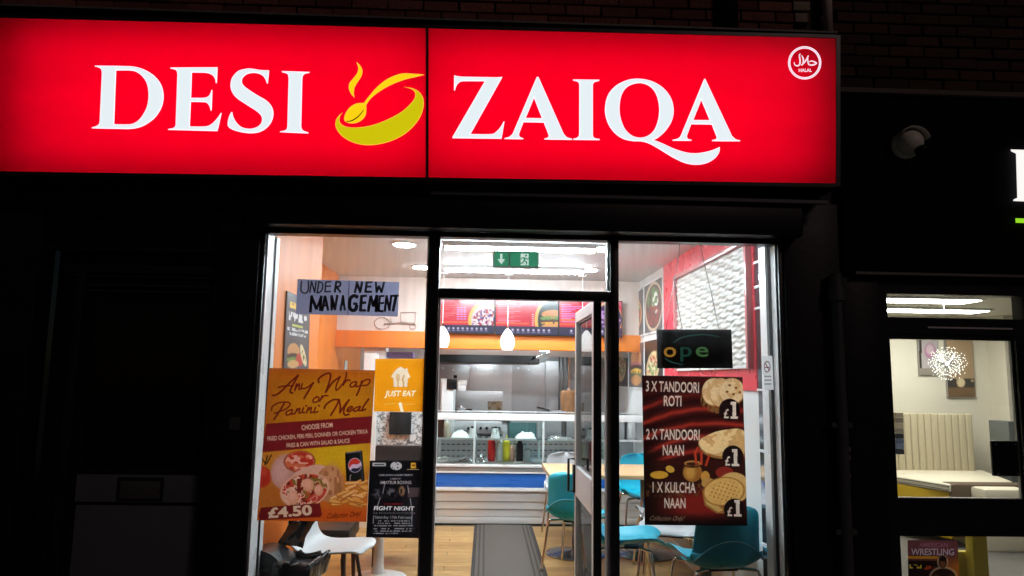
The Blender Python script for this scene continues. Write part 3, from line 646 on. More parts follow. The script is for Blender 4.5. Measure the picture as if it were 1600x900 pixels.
shape('head', EG, [[(822+1.7*math.cos(t), 399.3+1.7*math.sin(t)) for t in np.linspace(0, 6.28, 14)]], EP, .0018, es)

# ================================================================ menu screens
SCR = print_mat('menu_screen', 'screen', 1.0)
def menu(i):
    def f(X, Y):
        C = np.zeros(X.shape+(3,)); C[:] = (232, 30, 62)
        C = lay(C, (250, 70, 70), .5*fbm(X, Y, 60, i)*(1-Y/100)); C = lay(C, (190, 20, 70), .5*np.clip((X-60)/110, 0, 1))
        C = lay(C, (238, 110, 60), rect(X, Y, 0, 66, 96, 71))
        if i == 0:
            for k in range(9): C = lay(C, (255, 190, 190), rect(X, Y, 10, 10+6*k, 20+14*((k*7) % 4), 11.6+6*k)*.8)
            for cxx in (60, 71, 82):
                for k in range(6): C = lay(C, (215, 150, 255), rect(X, Y, cxx, 22+7*k, cxx+8, 24.5+7*k))
            bx, by, R0 = 150, 62, 54
            C = lay(C, (245, 200, 90), inn(ell(X, Y, bx, by, R0, R0+2)))
            C = lay(C, (236, 214, 220), inn(ell(X, Y, bx+2, by, R0-8, R0-6))); f1 = ell(X, Y, bx+6, by+6, R0-8, R0-14)
            C = lay(C, (190, 30, 60), inn(f1)*(vnoise(X, Y, 6, 3) > .5)); C = lay(C, (110, 70, 150), inn(f1)*(vnoise(X, Y, 6, 9) > .66)); C = lay(C, (250, 235, 240), inn(f1)*(vnoise(X, Y, 5, 5) > .72))
        elif i == 1:
            for k in range(12): C = lay(C, (255, 180, 200), rect(X, Y, 6, 14+4.6*k, 36+26*((k*5) % 3)*.7, 15.6+4.6*k)*.75)
            for k in range(7): C = lay(C, (255, 225, 225), rect(X, Y, 105, 40+6*k, 111, 43+6*k))
            bx, by = 158, 58
            C = lay(C, (247, 196, 96), inn(ell(X, Y, bx, by, 46, 62))); C = lay(C, (24, 34, 30), inn(ell(X, Y, bx+4, by, 40, 58)))
            C = lay(C, (226, 150, 80), inn(ell(X, Y, bx+8, 40, 34, 13))); C = lay(C, (120, 160, 70), inn(ell(X, Y, bx+8, 52, 38, 7))*(vnoise(X, Y, 5, 4) > .3))
            C = lay(C, (90, 40, 24), inn(ell(X, Y, bx+8, 62, 37, 7))); C = lay(C, (250, 190, 60), inn(ell(X, Y, bx+8, 66, 36, 4))*(vnoise(X, Y, 7, 2) > .4)); C = lay(C, (232, 160, 92), inn(ell(X, Y, bx+8, 76, 34, 9)))
        else:
            for k in range(11): C = lay(C, (240, 160, 255), rect(X, Y, 6, 10+5*k, 34+20*((k*3) % 4)*.6, 12.5+5*k)*.85)
            C = lay(C, (245, 120, 70), rect(X, Y, 4, 52, 150, 58)); bx, by = 140, 52
            C = lay(C, (246, 196, 96), inn(ell(X, Y, bx, by, 42, 50))); C = lay(C, (60, 40, 90), inn(ell(X, Y, bx+3, by, 37, 45))); C = lay(C, (200, 150, 220), inn(ell(X, Y, bx+3, by, 34, 40))*(vnoise(X, Y, 6, 8) > .55))
        C = lay(C, (255, 225, 225), .45*np.clip((20-Y)/14, 0, 1)*(vnoise(X, Y, 9, 31) > .25))
        C = lay(C, (44, 34, 74), rect(X, Y, 0, 76, 200, 100))
        for k in range(9): C = lay(C, (225, 215, 245), inn(ell(X, Y, 34+k*15, 87, 3.6, 3.4), .4)*.9); C = lay(C, (170, 160, 205), rect(X, Y, 30+k*15, 92.5, 39+k*15, 94)*.8)
        return C
    return f
MBY = 3.78; MP = PlaneY(MBY)
for i, q in enumerate(([(684, 468), (773, 468.5), (772.5, 521), (684, 519.5)], [(774, 468.5), (872.5, 469.5), (872.5, 524), (774, 522)], [(873.5, 469.5), (972, 471), (972, 526), (873.5, 524)])):
    t = thing('menu_screen', ['red menu screen with a salad bowl, leftmost over the counter', 'red menu screen with a burger, middle one over the counter', 'red menu screen partly behind the open door'][i], 'menu screen', (0, MBY, 2), 0, 'menu screens over the counter')
    qbox('casing', BLACKP, [(q[0][0]-.2, q[0][1]-.8), (q[1][0]+.2, q[1][1]-.8), (q[2][0]+.2, q[2][1]+1.2), (q[3][0]-.2, q[3][1]+1.2)], MBY, .05, t)
    painted('display', SCR, [(q[0][0]+.7, q[0][1]+.3), (q[1][0]-.7, q[1][1]+.3), (q[2][0]-.7, q[2][1]-.4), (q[3][0]+.7, q[3][1]-.4)], MP, .002, t, menu(i), local=(180, 100, 150, 84))
    pbox('bracket', GREYD, (q[0][0]+q[1][0])/2-6, 490, (q[0][0]+q[1][0])/2+6, 505, MBY+.051, .045, t)

# ================================================================ serving counter and display case
ct = thing('serving_counter', 'glass fronted serving counter with steel panels and a blue band', 'counter', (0, YC, 0))
CX0, CX1 = X_(674, YC, 700), XR-.003
def band(name, m, y0, y1, yf, dp, x1=CX1, x0=CX0, bev=.003): return box(name, m, x0, x1, yf, yf+dp, Z_(y1, YC, 720), Z_(y0, YC, 720), ct, bev)
band('ledge', WTRIM, 725, 729, YC-.035, .10); band('ledge', STEEL, 729.5, 736, YC-.02, .09); band('trim', WTRIM, 736.3, 738.6, YC-.027, .09)
band('blue_band', BLUE, 739, 760.5, YC-.012, .09); band('trim', WTRIM, 761, 766.5, YC-.025, .10)
zs = [767, 783.5, 796, 808, 819]
for a, b2 in zip(zs, zs[1:]): band('front_panel', SATIN, a, b2-.5, YC+.012*((a > 780)+(a > 790)), .06, bev=.004)
band('plinth', GREYD, 819, 823, YC+.05, .05)
ZL = Z_(725, YC, 720); ZT2 = Z_(645.5, YC, 720); ZTB = Z_(656, YC, 720); ZS = Z_(687, YC, 720)
box('cabinet', STEELD, CX0+.01, CX1-.01, YC+.09, YC+.62, .02, ZL-.03, ct); box('deck', STEEL, CX0, CX1, YC+.06, YC+.62, ZL-.028, ZL+.002, ct)
box('top_rail', WTRIM, CX0, CX1, YC-.01, YC+.03, ZTB, ZT2, ct, bev=.004); box('top_rail', WTRIM, CX0, CX1, YC+.56, YC+.60, ZTB, ZT2, ct, bev=.004)
box('top_glass', GLASS2, CX0, CX1, YC+.031, YC+.559, ZT2-.012, ZT2-.004, ct)
box('shelf', GLASS2, CX0+.02, CX1-.02, YC+.14, YC+.50, ZS-.004, ZS+.004, ct); box('shelf_edge', WTRIM, CX0+.02, X_(840, YC, 700), YC+.132, YC+.139, ZS-.012, ZS+.010, ct)
box('shelf_edge', WTRIM, X_(858, YC, 700), CX1-.02, YC+.132, YC+.139, ZS-.012, ZS+.010, ct)
PST = mat('pale_case_post', (.62, .70, .70), .3, .2, var=.04)
for px, wd in ((682, 3), (741, 3.2), (849, 3.6), (958, 3.4)):
    x = X_(px, YC, 690); hw = wd/2*7.8/1111; box('post', PST, x-hw, x+hw, YC-.004, YC+.022, ZL+.003, ZTB, ct, bev=.003)
    box('post', PST, x-hw, x+hw, YC+.565, YC+.595, ZL+.003, ZTB, ct, bev=.003)
for a, b2 in ((683.8, 739.2), (742.8, 847), (851, 956.1)):
    box('front_glass', GLASS2, X_(a, YC, 690), X_(b2, YC, 690), YC+.002, YC+.008, ZL+.004, ZTB-.001, ct)
bp = box('back_panel', STEELD, CX0+.02, CX1-.02, YC+.601, YC+.615, ZL+.004, ZS-.03, ct)
for r_, py in enumerate((694, 703.5, 712.5)):       # slotted back panel
    for k in range(34):
        px = 690+k*8; box('slot', BLACKP, X_(px, 4.2, py), X_(px+5, 4.2, py), YC+.5975, YC+.6008, Z_(py+.6, 4.2, px), Z_(py-.6, 4.2, px), bp)
# things standing in the case
def bottle(px, yb, r, hh, col, cap, label, nozzle=True, y=YC+.30, zb=None, rough=.3, name='sauce_bottle'):
    zb = (ZL+.004) if zb is None else zb
    t = thing(name, label, 'bottle', (X_(px, y, 700), y, zb), 0, 'bottles in the display case')
    MB().lathe([(r*.9, 0), (r, .008), (r, hh*.70), (r*.92, hh*.76), (r*.55, hh*.82)], seg=20).build('body', mat('bottle_%s' % px, col, rough, var=.05), t, smooth='auto', world=False)
    pr = [(r*.58, hh*.822), (r*.58, hh*.87), (r*.3, hh*.89), (r*.12, hh)] if nozzle else [(r*.5, hh*.822), (r*.36, hh*.9), (r*.36, hh)]
    MB().lathe(pr, seg=16).build('cap', mat('cap_%s' % px, cap, .35), t, smooth='auto', world=False)
bottle(768, 0, .043, .285, (.72, .02, .015), (.75, .03, .02), 'red sauce squeeze bottle in the display case')
bottle(780, 0, .037, .285, (.62, .60, .56), (.85, .85, .83), 'clear sauce squeeze bottle next to the red one')
bottle(791.5, 0, .041, .28, (.72, .60, .03), (.85, .72, .05), 'yellow mustard squeeze bottle in the display case')
bottle(800.5, 0, .032, .20, (.55, .30, .22), (.6, .45, .38), 'small pinkish sauce bottle right of the yellow bottle')
bottle(812, 0, .040, .255, (.022, .012, .015), (.02, .012, .012), 'dark brown sauce bottle in the display case')
bottle(824, 0, .040, .17, (.55, .60, .58), (.7, .72, .70), 'short clear tub right of the dark bottle', False)
bottle(688, 0, .036, .27, (.06, .018, .010), (.4, .03, .02), 'cola bottle on the glass shelf', False, zb=ZS+.0045)
bottle(697, 0, .036, .20, (.70, .62, .48), (.85, .83, .8), 'pale sauce jar beside the cola bottle', False, zb=ZS+.0045)
bottle(881, 0, .03, .25, (.12, .11, .11), (.3, .3, .3), 'grey bottle at the right end of the shelf', zb=ZS+.0045)
def crumple(name, label, cat, px0, px1, y0, y1, zb, hh, m, seed, group=None, dome=1.5):
    x0, x1 = X_(px0, y0, 700), X_(px1, y0, 700); P = []
    for i in range(13):
        row = []
        for j in range(9):
            u, v = i/12, j/8; e = (math.sin(math.pi*u)*math.sin(math.pi*v))**(1/dome/1.5)
            k = vnoise(np.array(u*60.), np.array(v*60.), 11, seed)
            row.append((x0+(x1-x0)*u, y0+(y1-y0)*v, zb+hh*e*(.55+.6*float(k))))
        P.append(row)
    o = MB().grid(P).build(name, m); tag(o, label, cat, group); return o
FOIL = mat('crumpled_foil', (.75, .75, .76), .25, .9, var=.1, bump=.6, bscale=60); PAPERW = mat('wrapping_paper', (.82, .82, .82), .7, bump=.4)
crumple('wrapping_paper', 'crumpled white wrapping paper on the case shelf by the cola bottle', 'paper', 703, 735, YC+.16, YC+.42, ZS+.005, .075, PAPERW, 4)
crumple('wrapping_paper', 'crumpled white paper on the shelf under the range', 'paper', 806, 838, YC+.16, YC+.42, ZS+.005, .075, PAPERW, 9)
crumple('foil_tray', 'low foil pack on the case floor at left', 'food pack', 680, 704, YC+.12, YC+.42, ZL+.003, .05, PAPERW, 14)
crumple('foil_parcel', 'flattened foil parcel on the case floor beside the red bottle', 'food pack', 716, 745, YC+.14, YC+.45, ZL+.003, .05, FOIL, 19)
crumple('foil_parcel', 'small crumpled foil ball left of the red bottle', 'food pack', 747, 758, YC+.16, YC+.36, ZL+.003, .07, FOIL, 23)
crumple('foil_parcel', 'white plate shaped foil pack under the dark bottle', 'food pack', 803, 832, YC+.07, YC+.2, ZL+.003, .018, PAPERW, 29)
crumple('foil_parcel', 'foil covered food at the right end of the shelf', 'food pack', 858, 895, YC+.16, YC+.42, ZS+.005, .04, FOIL, 33)
def scoop(px, label):
    x = X_(px, YC+.2, 690); t = thing('cup_stack', label, 'cup', (x, YC+.22, ZS+.0045))
    MB().lathe([(.055, 0), (.052, .01), (.033, .10), (.030, .105)], seg=20).build('cup', mat('frosted_cup', (.72, .74, .73), .3), t, smooth='auto', world=False)
    MB().lathe([(.02, .1055), (.02, .125)], seg=12).build('knob', BLACKP, t, world=False)
scoop(738, 'frosted cone lid on the shelf behind the case post'); scoop(774, 'frosted cone lid on the shelf above the red bottle')

# ================================================================ kitchen behind the counter
KY = 5.40
for i, (x0, y0, x1, y1, m, yy) in enumerate(((682, 566, 735, 640, STEELD, KY), (733, 565, 800, 645, STEEL, KY-.02), (799.5, 566, 852, 648, STEELD, KY-.026), (852.5, 565, 985, 650, STEELD, KY-.012))):
    o = pbox('steel_wall_sheet', m, x0, y0, x1, y1+40, yy, .018, None, .002)
    tag(o, ['narrow dull steel sheet left on the kitchen wall', 'wide bright steel sheet in the middle of the kitchen wall', 'square steel sheet with rivets beside the hanging pipes', 'dull steel sheet behind the kebab on the kitchen wall'][i], 'wall panel', 'steel sheets on the kitchen wall')
    for k in range(2):
        s = W(x0+(x1-x0)*(.2+.3*k), y0+9+k*3, yy-.001); MB().lathe([(.0, 0), (.012, .001), (.014, .004)], seg=12).build('rivet', WTRIM, o).location
        r_ = o.children[-1]; r_.rotation_euler = (math.radians(90), 0, 0); r_.location = tuple(s)
hd = thing('extractor_hood', 'steel extractor hood over the kitchen range', 'extractor hood', (0, 4.6, 1.8))
HY = 4.55
hz0, hz1 = Z_(555, HY, 780), Z_(540, HY, 780)
box('fascia', STEEL, X_(672, HY, 550), X_(843, HY, 550), HY, HY+.03, hz0, hz1+.12, hd, bev=.003)
box('canopy', STEELD, X_(672, HY, 550), X_(843, HY, 550), HY+.031, KY-.03, hz0+.10, hz1+.11, hd)
box('lip', STEELD, X_(672, HY, 550), X_(843, HY, 550), HY+.031, HY+.06, hz0+.004, hz0+.03, hd)
for xk in (-.05, .75): box('added_hood_light', emis('added_hood_glow', (.85, .96, 1.0), 24.0), xk-.22, xk+.22, 4.86, 4.94, hz0+.075, hz0+.098, hd, bev=.006)  # unseen lights added under the hood to brighten the kitchen steel
box('under_hood_shade', mat('shade_dark_steel', (.05, .05, .052), .5, .4), X_(672, 5.3, 560), X_(843, 5.3, 560), 5.32, 5.37, Z_(567, 5.32, 780), Z_(548, 5.32, 780), hd)  # dark box standing in for the shade under the hood
hd2 = thing('extractor_hood', 'smaller steel hood above the kebab grill at right', 'extractor hood', (1, 4.6, 1.8))
box('fascia', STEEL, X_(858, HY, 550), X_(990, HY, 550), HY-.04, HY-.01, hz0-.01, hz1+.10, hd2, bev=.003)
box('canopy', STEELD, X_(858, HY, 550), X_(990, HY, 550), HY-.009, KY-.04, hz0+.09, hz1+.095, hd2)
tp = MB(); tp.tube([W(838, 560, 4.7), W(858, 551, 4.7), W(872, 548, 4.7)], .016, 8); o = tp.build('gas_pipe', CHROME, None, smooth=True); tag(o, 'slanting chrome gas pipe between the two hoods', 'pipe')
for i, px in enumerate((874, 879, 886)):
    o = MB().tube([W(px, 556, KY-.08), W(px-1+i, 648, KY-.08)], .012, 8).build('wall_pipe', mat('dull_pipe', (.25, .25, .26), .4, .6), None, smooth=True)
    tag(o, 'thin vertical pipe on the steel kitchen wall, %s' % ('leftmost of three', 'middle of three', 'rightmost of three')[i], 'pipe', 'pipes on the kitchen wall')
o = MB().tube([W(841, 545, 4.8), W(838, 556, 4.8), W(832, 562, 4.9), W(827, 568, 5.2)], .014, 8).build('hose', BLACKP, None, smooth=True); tag(o, 'black hose hanging under the hood', 'hose')
gr = thing('griddle', 'steel griddle with a stained upright splashback', 'griddle', (X_(747, 4.85, 640), 4.85, 0))
box('splashback', STEEL, X_(709, 4.95, 620), X_(786, 4.95, 620), 4.95, 4.965, Z_(645, 4.95, 747), Z_(611, 4.95, 747), gr, bev=.002)
painted('grease_stain', print_mat('stain_print', 'gloss', rough=.5), [(762, 627), (785, 627), (785, 641), (762, 641)], PlaneY(4.95), .0012, gr, lambda X, Y: lay(lay(np.full(X.shape+(3,), 150.), (128, 96, 52), fbm(X, Y, 7, 5)), (88, 60, 30), (fbm(X, Y, 5, 8) > .55)*.8), res=1.2)
box('body', STEELD, X_(694, 4.6, 660), X_(793, 4.6, 660), 4.6, 5.0, .04, Z_(664, 4.6, 747), gr, bev=.004)
fp = box('control_panel', STEEL, X_(702, 4.56, 670), X_(784, 4.56, 670), 4.56, 4.598, Z_(677, 4.56, 747), Z_(658, 4.56, 747), gr, bev=.004)
for k in range(6):
    p = W(732+k*9.5, 669, 4.545); o = MB().lathe([(.018, 0), (.016, .03)], seg=14).build('knob', BLACKP, fp); o.rotation_euler = (math.radians(90), 0, 0); o.location = tuple(p+np.array([0, .014, 0])-np.array(gr.location)*0)
box('oven_door', BLACKP, X_(702, 4.58, 690), X_(784, 4.58, 690), 4.58, 4.598, Z_(720, 4.58, 747), Z_(679, 4.58, 747), gr)
pn = thing('burner_pan', 'small burner with a pan at the griddle splashback', 'pan', tuple(W(720, 640, 4.8)))
MB().lathe([(.06, -.01), (.07, .012), (.03, .03), (.012, .05)], seg=16).build('lid', STEEL, pn, smooth='auto', world=False); MB().tube([(-.12, 0, 0), (.14, 0, 0)], .012).build('handle', BLACKP, pn, world=False)
bk = thing('work_bench', 'steel work bench behind the display case at right', 'bench', (X_(870, 4.8, 650), 4.8, 0))
zb = Z_(648, 4.7, 860); box('top', STEEL, X_(796, 4.6, 650), XR-.02, 4.6, 5.3, zb-.04, zb, bk, bev=.004); box('lower_cabinet', STEELD, X_(798, 4.6, 650), XR-.04, 4.64, 5.28, 0, zb-.041, bk)
box('screen_panel', mat('teal_oven_glass', (.06, .14, .14), .2), X_(795, 4.63, 660), X_(838, 4.63, 660), 4.615, 4.638, Z_(684, 4.63, 810), Z_(660, 4.63, 810), bk)
kb = thing('kebab_spit', 'doner kebab cone on a vertical spit beside the open door', 'kebab', (X_(889, 4.8, 620), 4.8, zb))
MB().lathe([(.05, 0), (.085, .02), (.105, .12), (.11, .22), (.105, .28), (.07, .30)], seg=26).build('meat', mat('doner_meat', (.50, .27, .13), .6, var=.35, vscale=14, bump=.8, bscale=50), kb, smooth='auto', world=False)
MB().tube([(0, 0, .301), (0, 0, .70)], .009).build('spit', CHROME, kb, world=False); MB().lathe([(.03, .302), (.02, .33)], seg=12).build('collar', CHROME, kb, world=False)
fpn = thing('frying_pan', 'frying pan with black handle on the bench', 'pan', (X_(872, 4.7, 640), 4.75, zb))
MB().lathe([(.08, 0), (.105, .05), (.10, .05), (.076, .008)], seg=24).build('pan', STEEL, fpn, smooth='auto', world=False); MB().tube([(-.10, 0, .045), (-.26, 0, .085)], .013).build('handle', BLACKP, fpn, world=False)
sp = thing('till_screen', 'small black till screen and card printer left in the kitchen', 'till', (X_(708, 4.3, 600), 4.3, ZT2))
box('stand', PLAST_W, X_(690, 4.3, 620), X_(708, 4.3, 620), 4.3, 4.4, ZT2-.01, Z_(594, 4.3, 700), sp, bev=.005)
box('screen', BLACKP, X_(698, 4.27, 598), X_(714, 4.27, 598), 4.27, 4.295, Z_(608, 4.27, 706), Z_(592, 4.27, 706), sp, bev=.003); box('mount', BLACKP, X_(708.5, 4.28, 590), X_(714, 4.28, 590), 4.28, 4.295, Z_(591, 4.28, 711), Z_(586, 4.28, 711), sp)
for k in range(2): box('ticket_printer', PLAST_W, X_(716, 4.28, 600), X_(729-k*1, 4.28, 600), 4.28, 4.36, Z_(602+k*8.5, 4.28, 722), Z_(594+k*8.5, 4.28, 722), sp, bev=.003)
box('cabinet', mat('pale_fridge', (.62, .66, .66), .35), X_(688, 4.5, 640), X_(710, 4.5, 640), 4.42, 4.7, 0, Z_(592, 4.5, 700), None, bev=.006)
o = bpy.data.objects[-1] if False else [q for q in COL.objects if q.name.startswith('cabinet')][-1]
o.name = 'fridge'; tag(o, 'tall pale fridge behind the left end of the counter', 'fridge')

# ================================================================ left rear corner
sw = thing('partition_panel', 'white stone pattern partition closing the left end of the counter', 'partition', (X_(630, YC-.1, 700), YC-.1, 0))
def stone(X, Y):
    C = np.full(X.shape+(3,), 205.); C = lay(C, (228, 228, 226), fbm(X, Y, 14, 3))
    for k in range(7):
        a = fbm(X+k*31, Y*1.0+k*17, 15, k*5+1); C = lay(C, (60, 60, 64), np.clip(1-np.abs(a-.5)/.03, 0, 1)*.8*(fbm(X, Y, 30, k+40) > .45))
    return C
box('board', WHITE, X_(560, YC-.1, 700), CX0-.004, YC-.1, YC-.02, 0, Z_(643, YC-.1, 630), sw)
painted('facing', print_mat('stone_print', 'gloss', rough=.5), [(589, 644), (673.5, 644), (672, 826), (586, 824)], PlaneY(YC-.1), .003, sw, stone, res=1.3)
wp = box('white_post', PLAST_W, X_(566, YC-.14, 640), X_(588, YC-.14, 640), YC-.16, YC-.105, 0, Z_(552, YC-.14, 577), None, bev=.004); tag(wp, 'tall white post at the end of the stone pattern partition', 'post')
bs = pbox('speaker_box', mat('matt_black', (.006, .006, .007), .7, spec=.2), 608, 644, 642, 679, YC-.16, .05, None, .006); tag(bs, 'small black box on the stone pattern partition', 'speaker')
op = box('hatch_recess', mat('grey_hatch', (.30, .30, .31), .5), X_(590, 4.5, 560), X_(674, 4.5, 560), 4.5, 4.52, 1.0, Z_(536, 4.5, 630), None); tag(op, 'grey hatch wall behind the left counter end', 'wall panel')
wb = pbox('white_cupboard', PLAST_W, 569, 538, 602, 562, 3.95, .3, None, .005); tag(wb, 'white wall cupboard under the orange beam', 'cupboard')
pu = pbox('purple_carton', mat('purple_carton', (.16, .09, .28), .5), 603, 550, 645, 559, 4.05, .2, None, .004); tag(pu, 'flat purple carton on the shelf under the orange beam', 'carton')
LWP = PlaneG((XL, 0, 0), (-1, 0, 0))
sk = MB(); sk.box(XL+.001, XL+.012, 4.40, 4.56, 1.55, 1.74); o = sk.build('switch_plate', PLAST_W, None, bev=.003); tag(o, 'white switch plates on the orange side wall', 'switch')
# wire outline wall art (vehicle shape) on the beam
wa = thing('wire_wall_art', 'dark wire outline of an old cart on the peach beam', 'wall art', (X_(610, 3.87, 495), 3.87, 2.2))
def wire(pts, r=.0045, closed=False): return MB().tube([W(x, y, 3.868) for x, y in pts], r, 6, closed=closed).build('wire', mat('bronze_wire', (.40, .27, .22), .5, .3), wa)
wire([(597+12*math.cos(t), 505+9*math.sin(t)) for t in np.linspace(0, 6.28, 20)[:-1]], closed=True); wire([(645+5*math.cos(t), 510+4.5*math.sin(t)) for t in np.linspace(0, 6.28, 14)[:-1]], closed=True)
wire([(626, 488), (650, 488), (648, 505), (626, 503)], closed=True); wire([(600, 506), (624, 505), (648, 507)], .009); wire([(610, 497), (612, 507)])
# ================================================================ poster on the left wall
lp = thing('wall_poster', 'grey burger poster on the orange wall behind the paper notice', 'poster', (-1.36, .8, 1.6))
LN = np.array([1.2, -.165, 0.]); LN /= np.linalg.norm(LN); LP = PlaneG((-1.45, .10, 0), -LN)
def burger(X, Y, cx, cy, r, seed=0):
    pass
def wallposter(X, Y):
    C = np.full(X.shape+(3,), 92.); C = lay(C, (72, 72, 80), fbm(X, Y, 30, 2))
    C = lay(C, (236, 190, 60), rect(X, Y, 12, 16, 44, 28)*(vnoise(X, Y, 5, 1) > .3)); C = lay(C, (225, 225, 225), rect(X, Y, 10, 36, 88, 52)*(vnoise(X, Y*.5, 5, 3) > .38))
    C = lay(C, (190, 200, 90), rect(X, Y, 26, 58, 72, 63)); C = lay(C, (205, 215, 215), rect(X, Y, 6, 66, 94, 72)*(vnoise(X, Y, 4, 3) > .35)); C = lay(C, (205, 215, 215), rect(X, Y, 16, 75, 86, 81)*(vnoise(X, Y, 4, 6) > .35))
    C = lay(C, (205, 150, 95), inn(ell(X, Y, 36, 112, 26, 16))); C = lay(C, (70, 40, 25), inn(ell(X, Y, 36, 122, 27, 6))); C = lay(C, (110, 150, 60), inn(ell(X, Y, 36, 129, 28, 5))); C = lay(C, (190, 60, 40), inn(ell(X, Y, 62, 130, 16, 14))); C = lay(C, (215, 165, 105), inn(ell(X, Y, 36, 138, 24, 8)))
    C = lay(C, (230, 215, 170), inn(ell(X, Y, 78, 120, 9, 26, -.5))); C = lay(C, (130, 120, 60), inn(ell(X, Y, 80, 124, 5, 22, -.5))*(vnoise(X, Y, 5, 7) > .5))
    return C
q = [(450, 456), (484, 471), (481.5, 577), (444, 579)]
BLp = PlaneG(LP.p, LP.n)
painted('print', print_mat('gloss_print', 'gloss', rough=.35), q, LP, .012, lp, wallposter, local=(100, 150, 50, 100))
qq = [LP(x, y, .0115) for x, y in ((449, 454.5), (484.6, 470.5), (482, 578), (443, 580))]; d = LN*-.010
MB().hexa([qq[3], qq[2], qq[2]+d, qq[3]+d, qq[0], qq[1], qq[1]+d, qq[0]+d]).build('board', mat('brown_board_edge', (.10, .05, .03), .6), lp)

# ================================================================ right wall of the shop
XRF = XR-.001
rp = box('red_panel', RED, XRF-.012, XRF, .36, 2.74, 1.50, CZ-.004, None); tag(rp, 'large red panel on the right hand wall round the white relief', 'wall panel')
wv = thing('wave_relief_panel', 'white rippled relief panel set in the red wall', 'wall panel', (XRF-.02, 1.3, 1.66))
P = []
for i in range(190):
    y = .43+(2.20-.43)*i/189; row = []
    for j in range(130):
        z = 1.665+(2.475-1.665)*j/129; ph = (z-1.665)/.0385; k = int(math.floor(ph)); s = (y-.43)/.15*math.pi + (k % 2)*math.pi
        hgt = .019*abs(math.sin(math.pi*(ph+.16*math.sin(2*s))))*(.55+.45*math.sin(s)); row.append((XRF-.018-hgt, y, z))
    P.append(row)
MB().grid(P).build('relief', mat('white_relief', (.64, .64, .60), .35, var=.03), wv, smooth=True)
TR = mat('glossy_pink_trim', (.72, .25, .26), .12, var=.05)
for a in ((.395, .428, 1.64, 2.50), (2.202, 2.235, 1.64, 2.50)): box('trim', TR, XRF-.055, XRF-.0125, *a, wv, bev=.004)
box('trim', TR, XRF-.055, XRF-.0125, .429, 2.201, 2.477, 2.51, wv, bev=.004); box('trim', WTRIM, XRF-.04, XRF-.0125, .429, 2.201, 1.645, 1.663, wv, bev=.003)
# tinted mirror strip and no smoking notice by the window
mi = thing('mirror_strip', 'narrow tinted mirror panel on the right wall next to the window', 'mirror', (XRF, .25, 1))
box('mirror', mat('tinted_mirror', (.38, .42, .48), .06, .95, var=.05, rvar=.03), XRF-.010, XRF-.001, .125, .345, .02, CZ-.01, mi)
for z in (.55, 1.12, 1.50, 2.02, 2.16, 2.32): box('shelf_line', WTRIM, XRF-.022, XRF-.0105, .13, .34, z, z+.014, mi)
ns = thing('no_smoking_notice', 'white no smoking notice at the right edge of the window', 'notice', (1.66, .03, 1.4)); NP = PlaneY(.026)
qsheet('card', paper('notice_white', (.85, .85, .85), .7), [(1190.5, 556), (1206.5, 556), (1209, 609), (1193, 609)], .026, ns)
nx, ny = 1198.7, 573; shape('ring', paper('notice_ring', (.25, .04, .05), .4), [[(nx+5.2*math.cos(t), ny+9.0*math.sin(t)) for t in np.linspace(0, 6.2, 24)], [(nx+4.1*math.cos(t), ny+7.3*math.sin(t)) for t in np.linspace(0, 6.2, 24)]], NP, .001, ns)
strokes('bar', MATS['notice_ring'], [([(nx-3.4, ny-6), (nx+3.4, ny+6)], 1.4), ([(nx-3.2, ny+1), (nx+3.2, ny+1)], 1.5)], NP, .0013, ns, sm=False, taper=False)
for k, yy in enumerate((588, 594, 600)): strokes('print_line', paper('notice_ink', (.2, .2, .22), .4), [([(1194.5+.2*k, yy), (1204.5+.2*k, yy)], 1.6)], NP, .0013, ns, sm=False, taper=False)
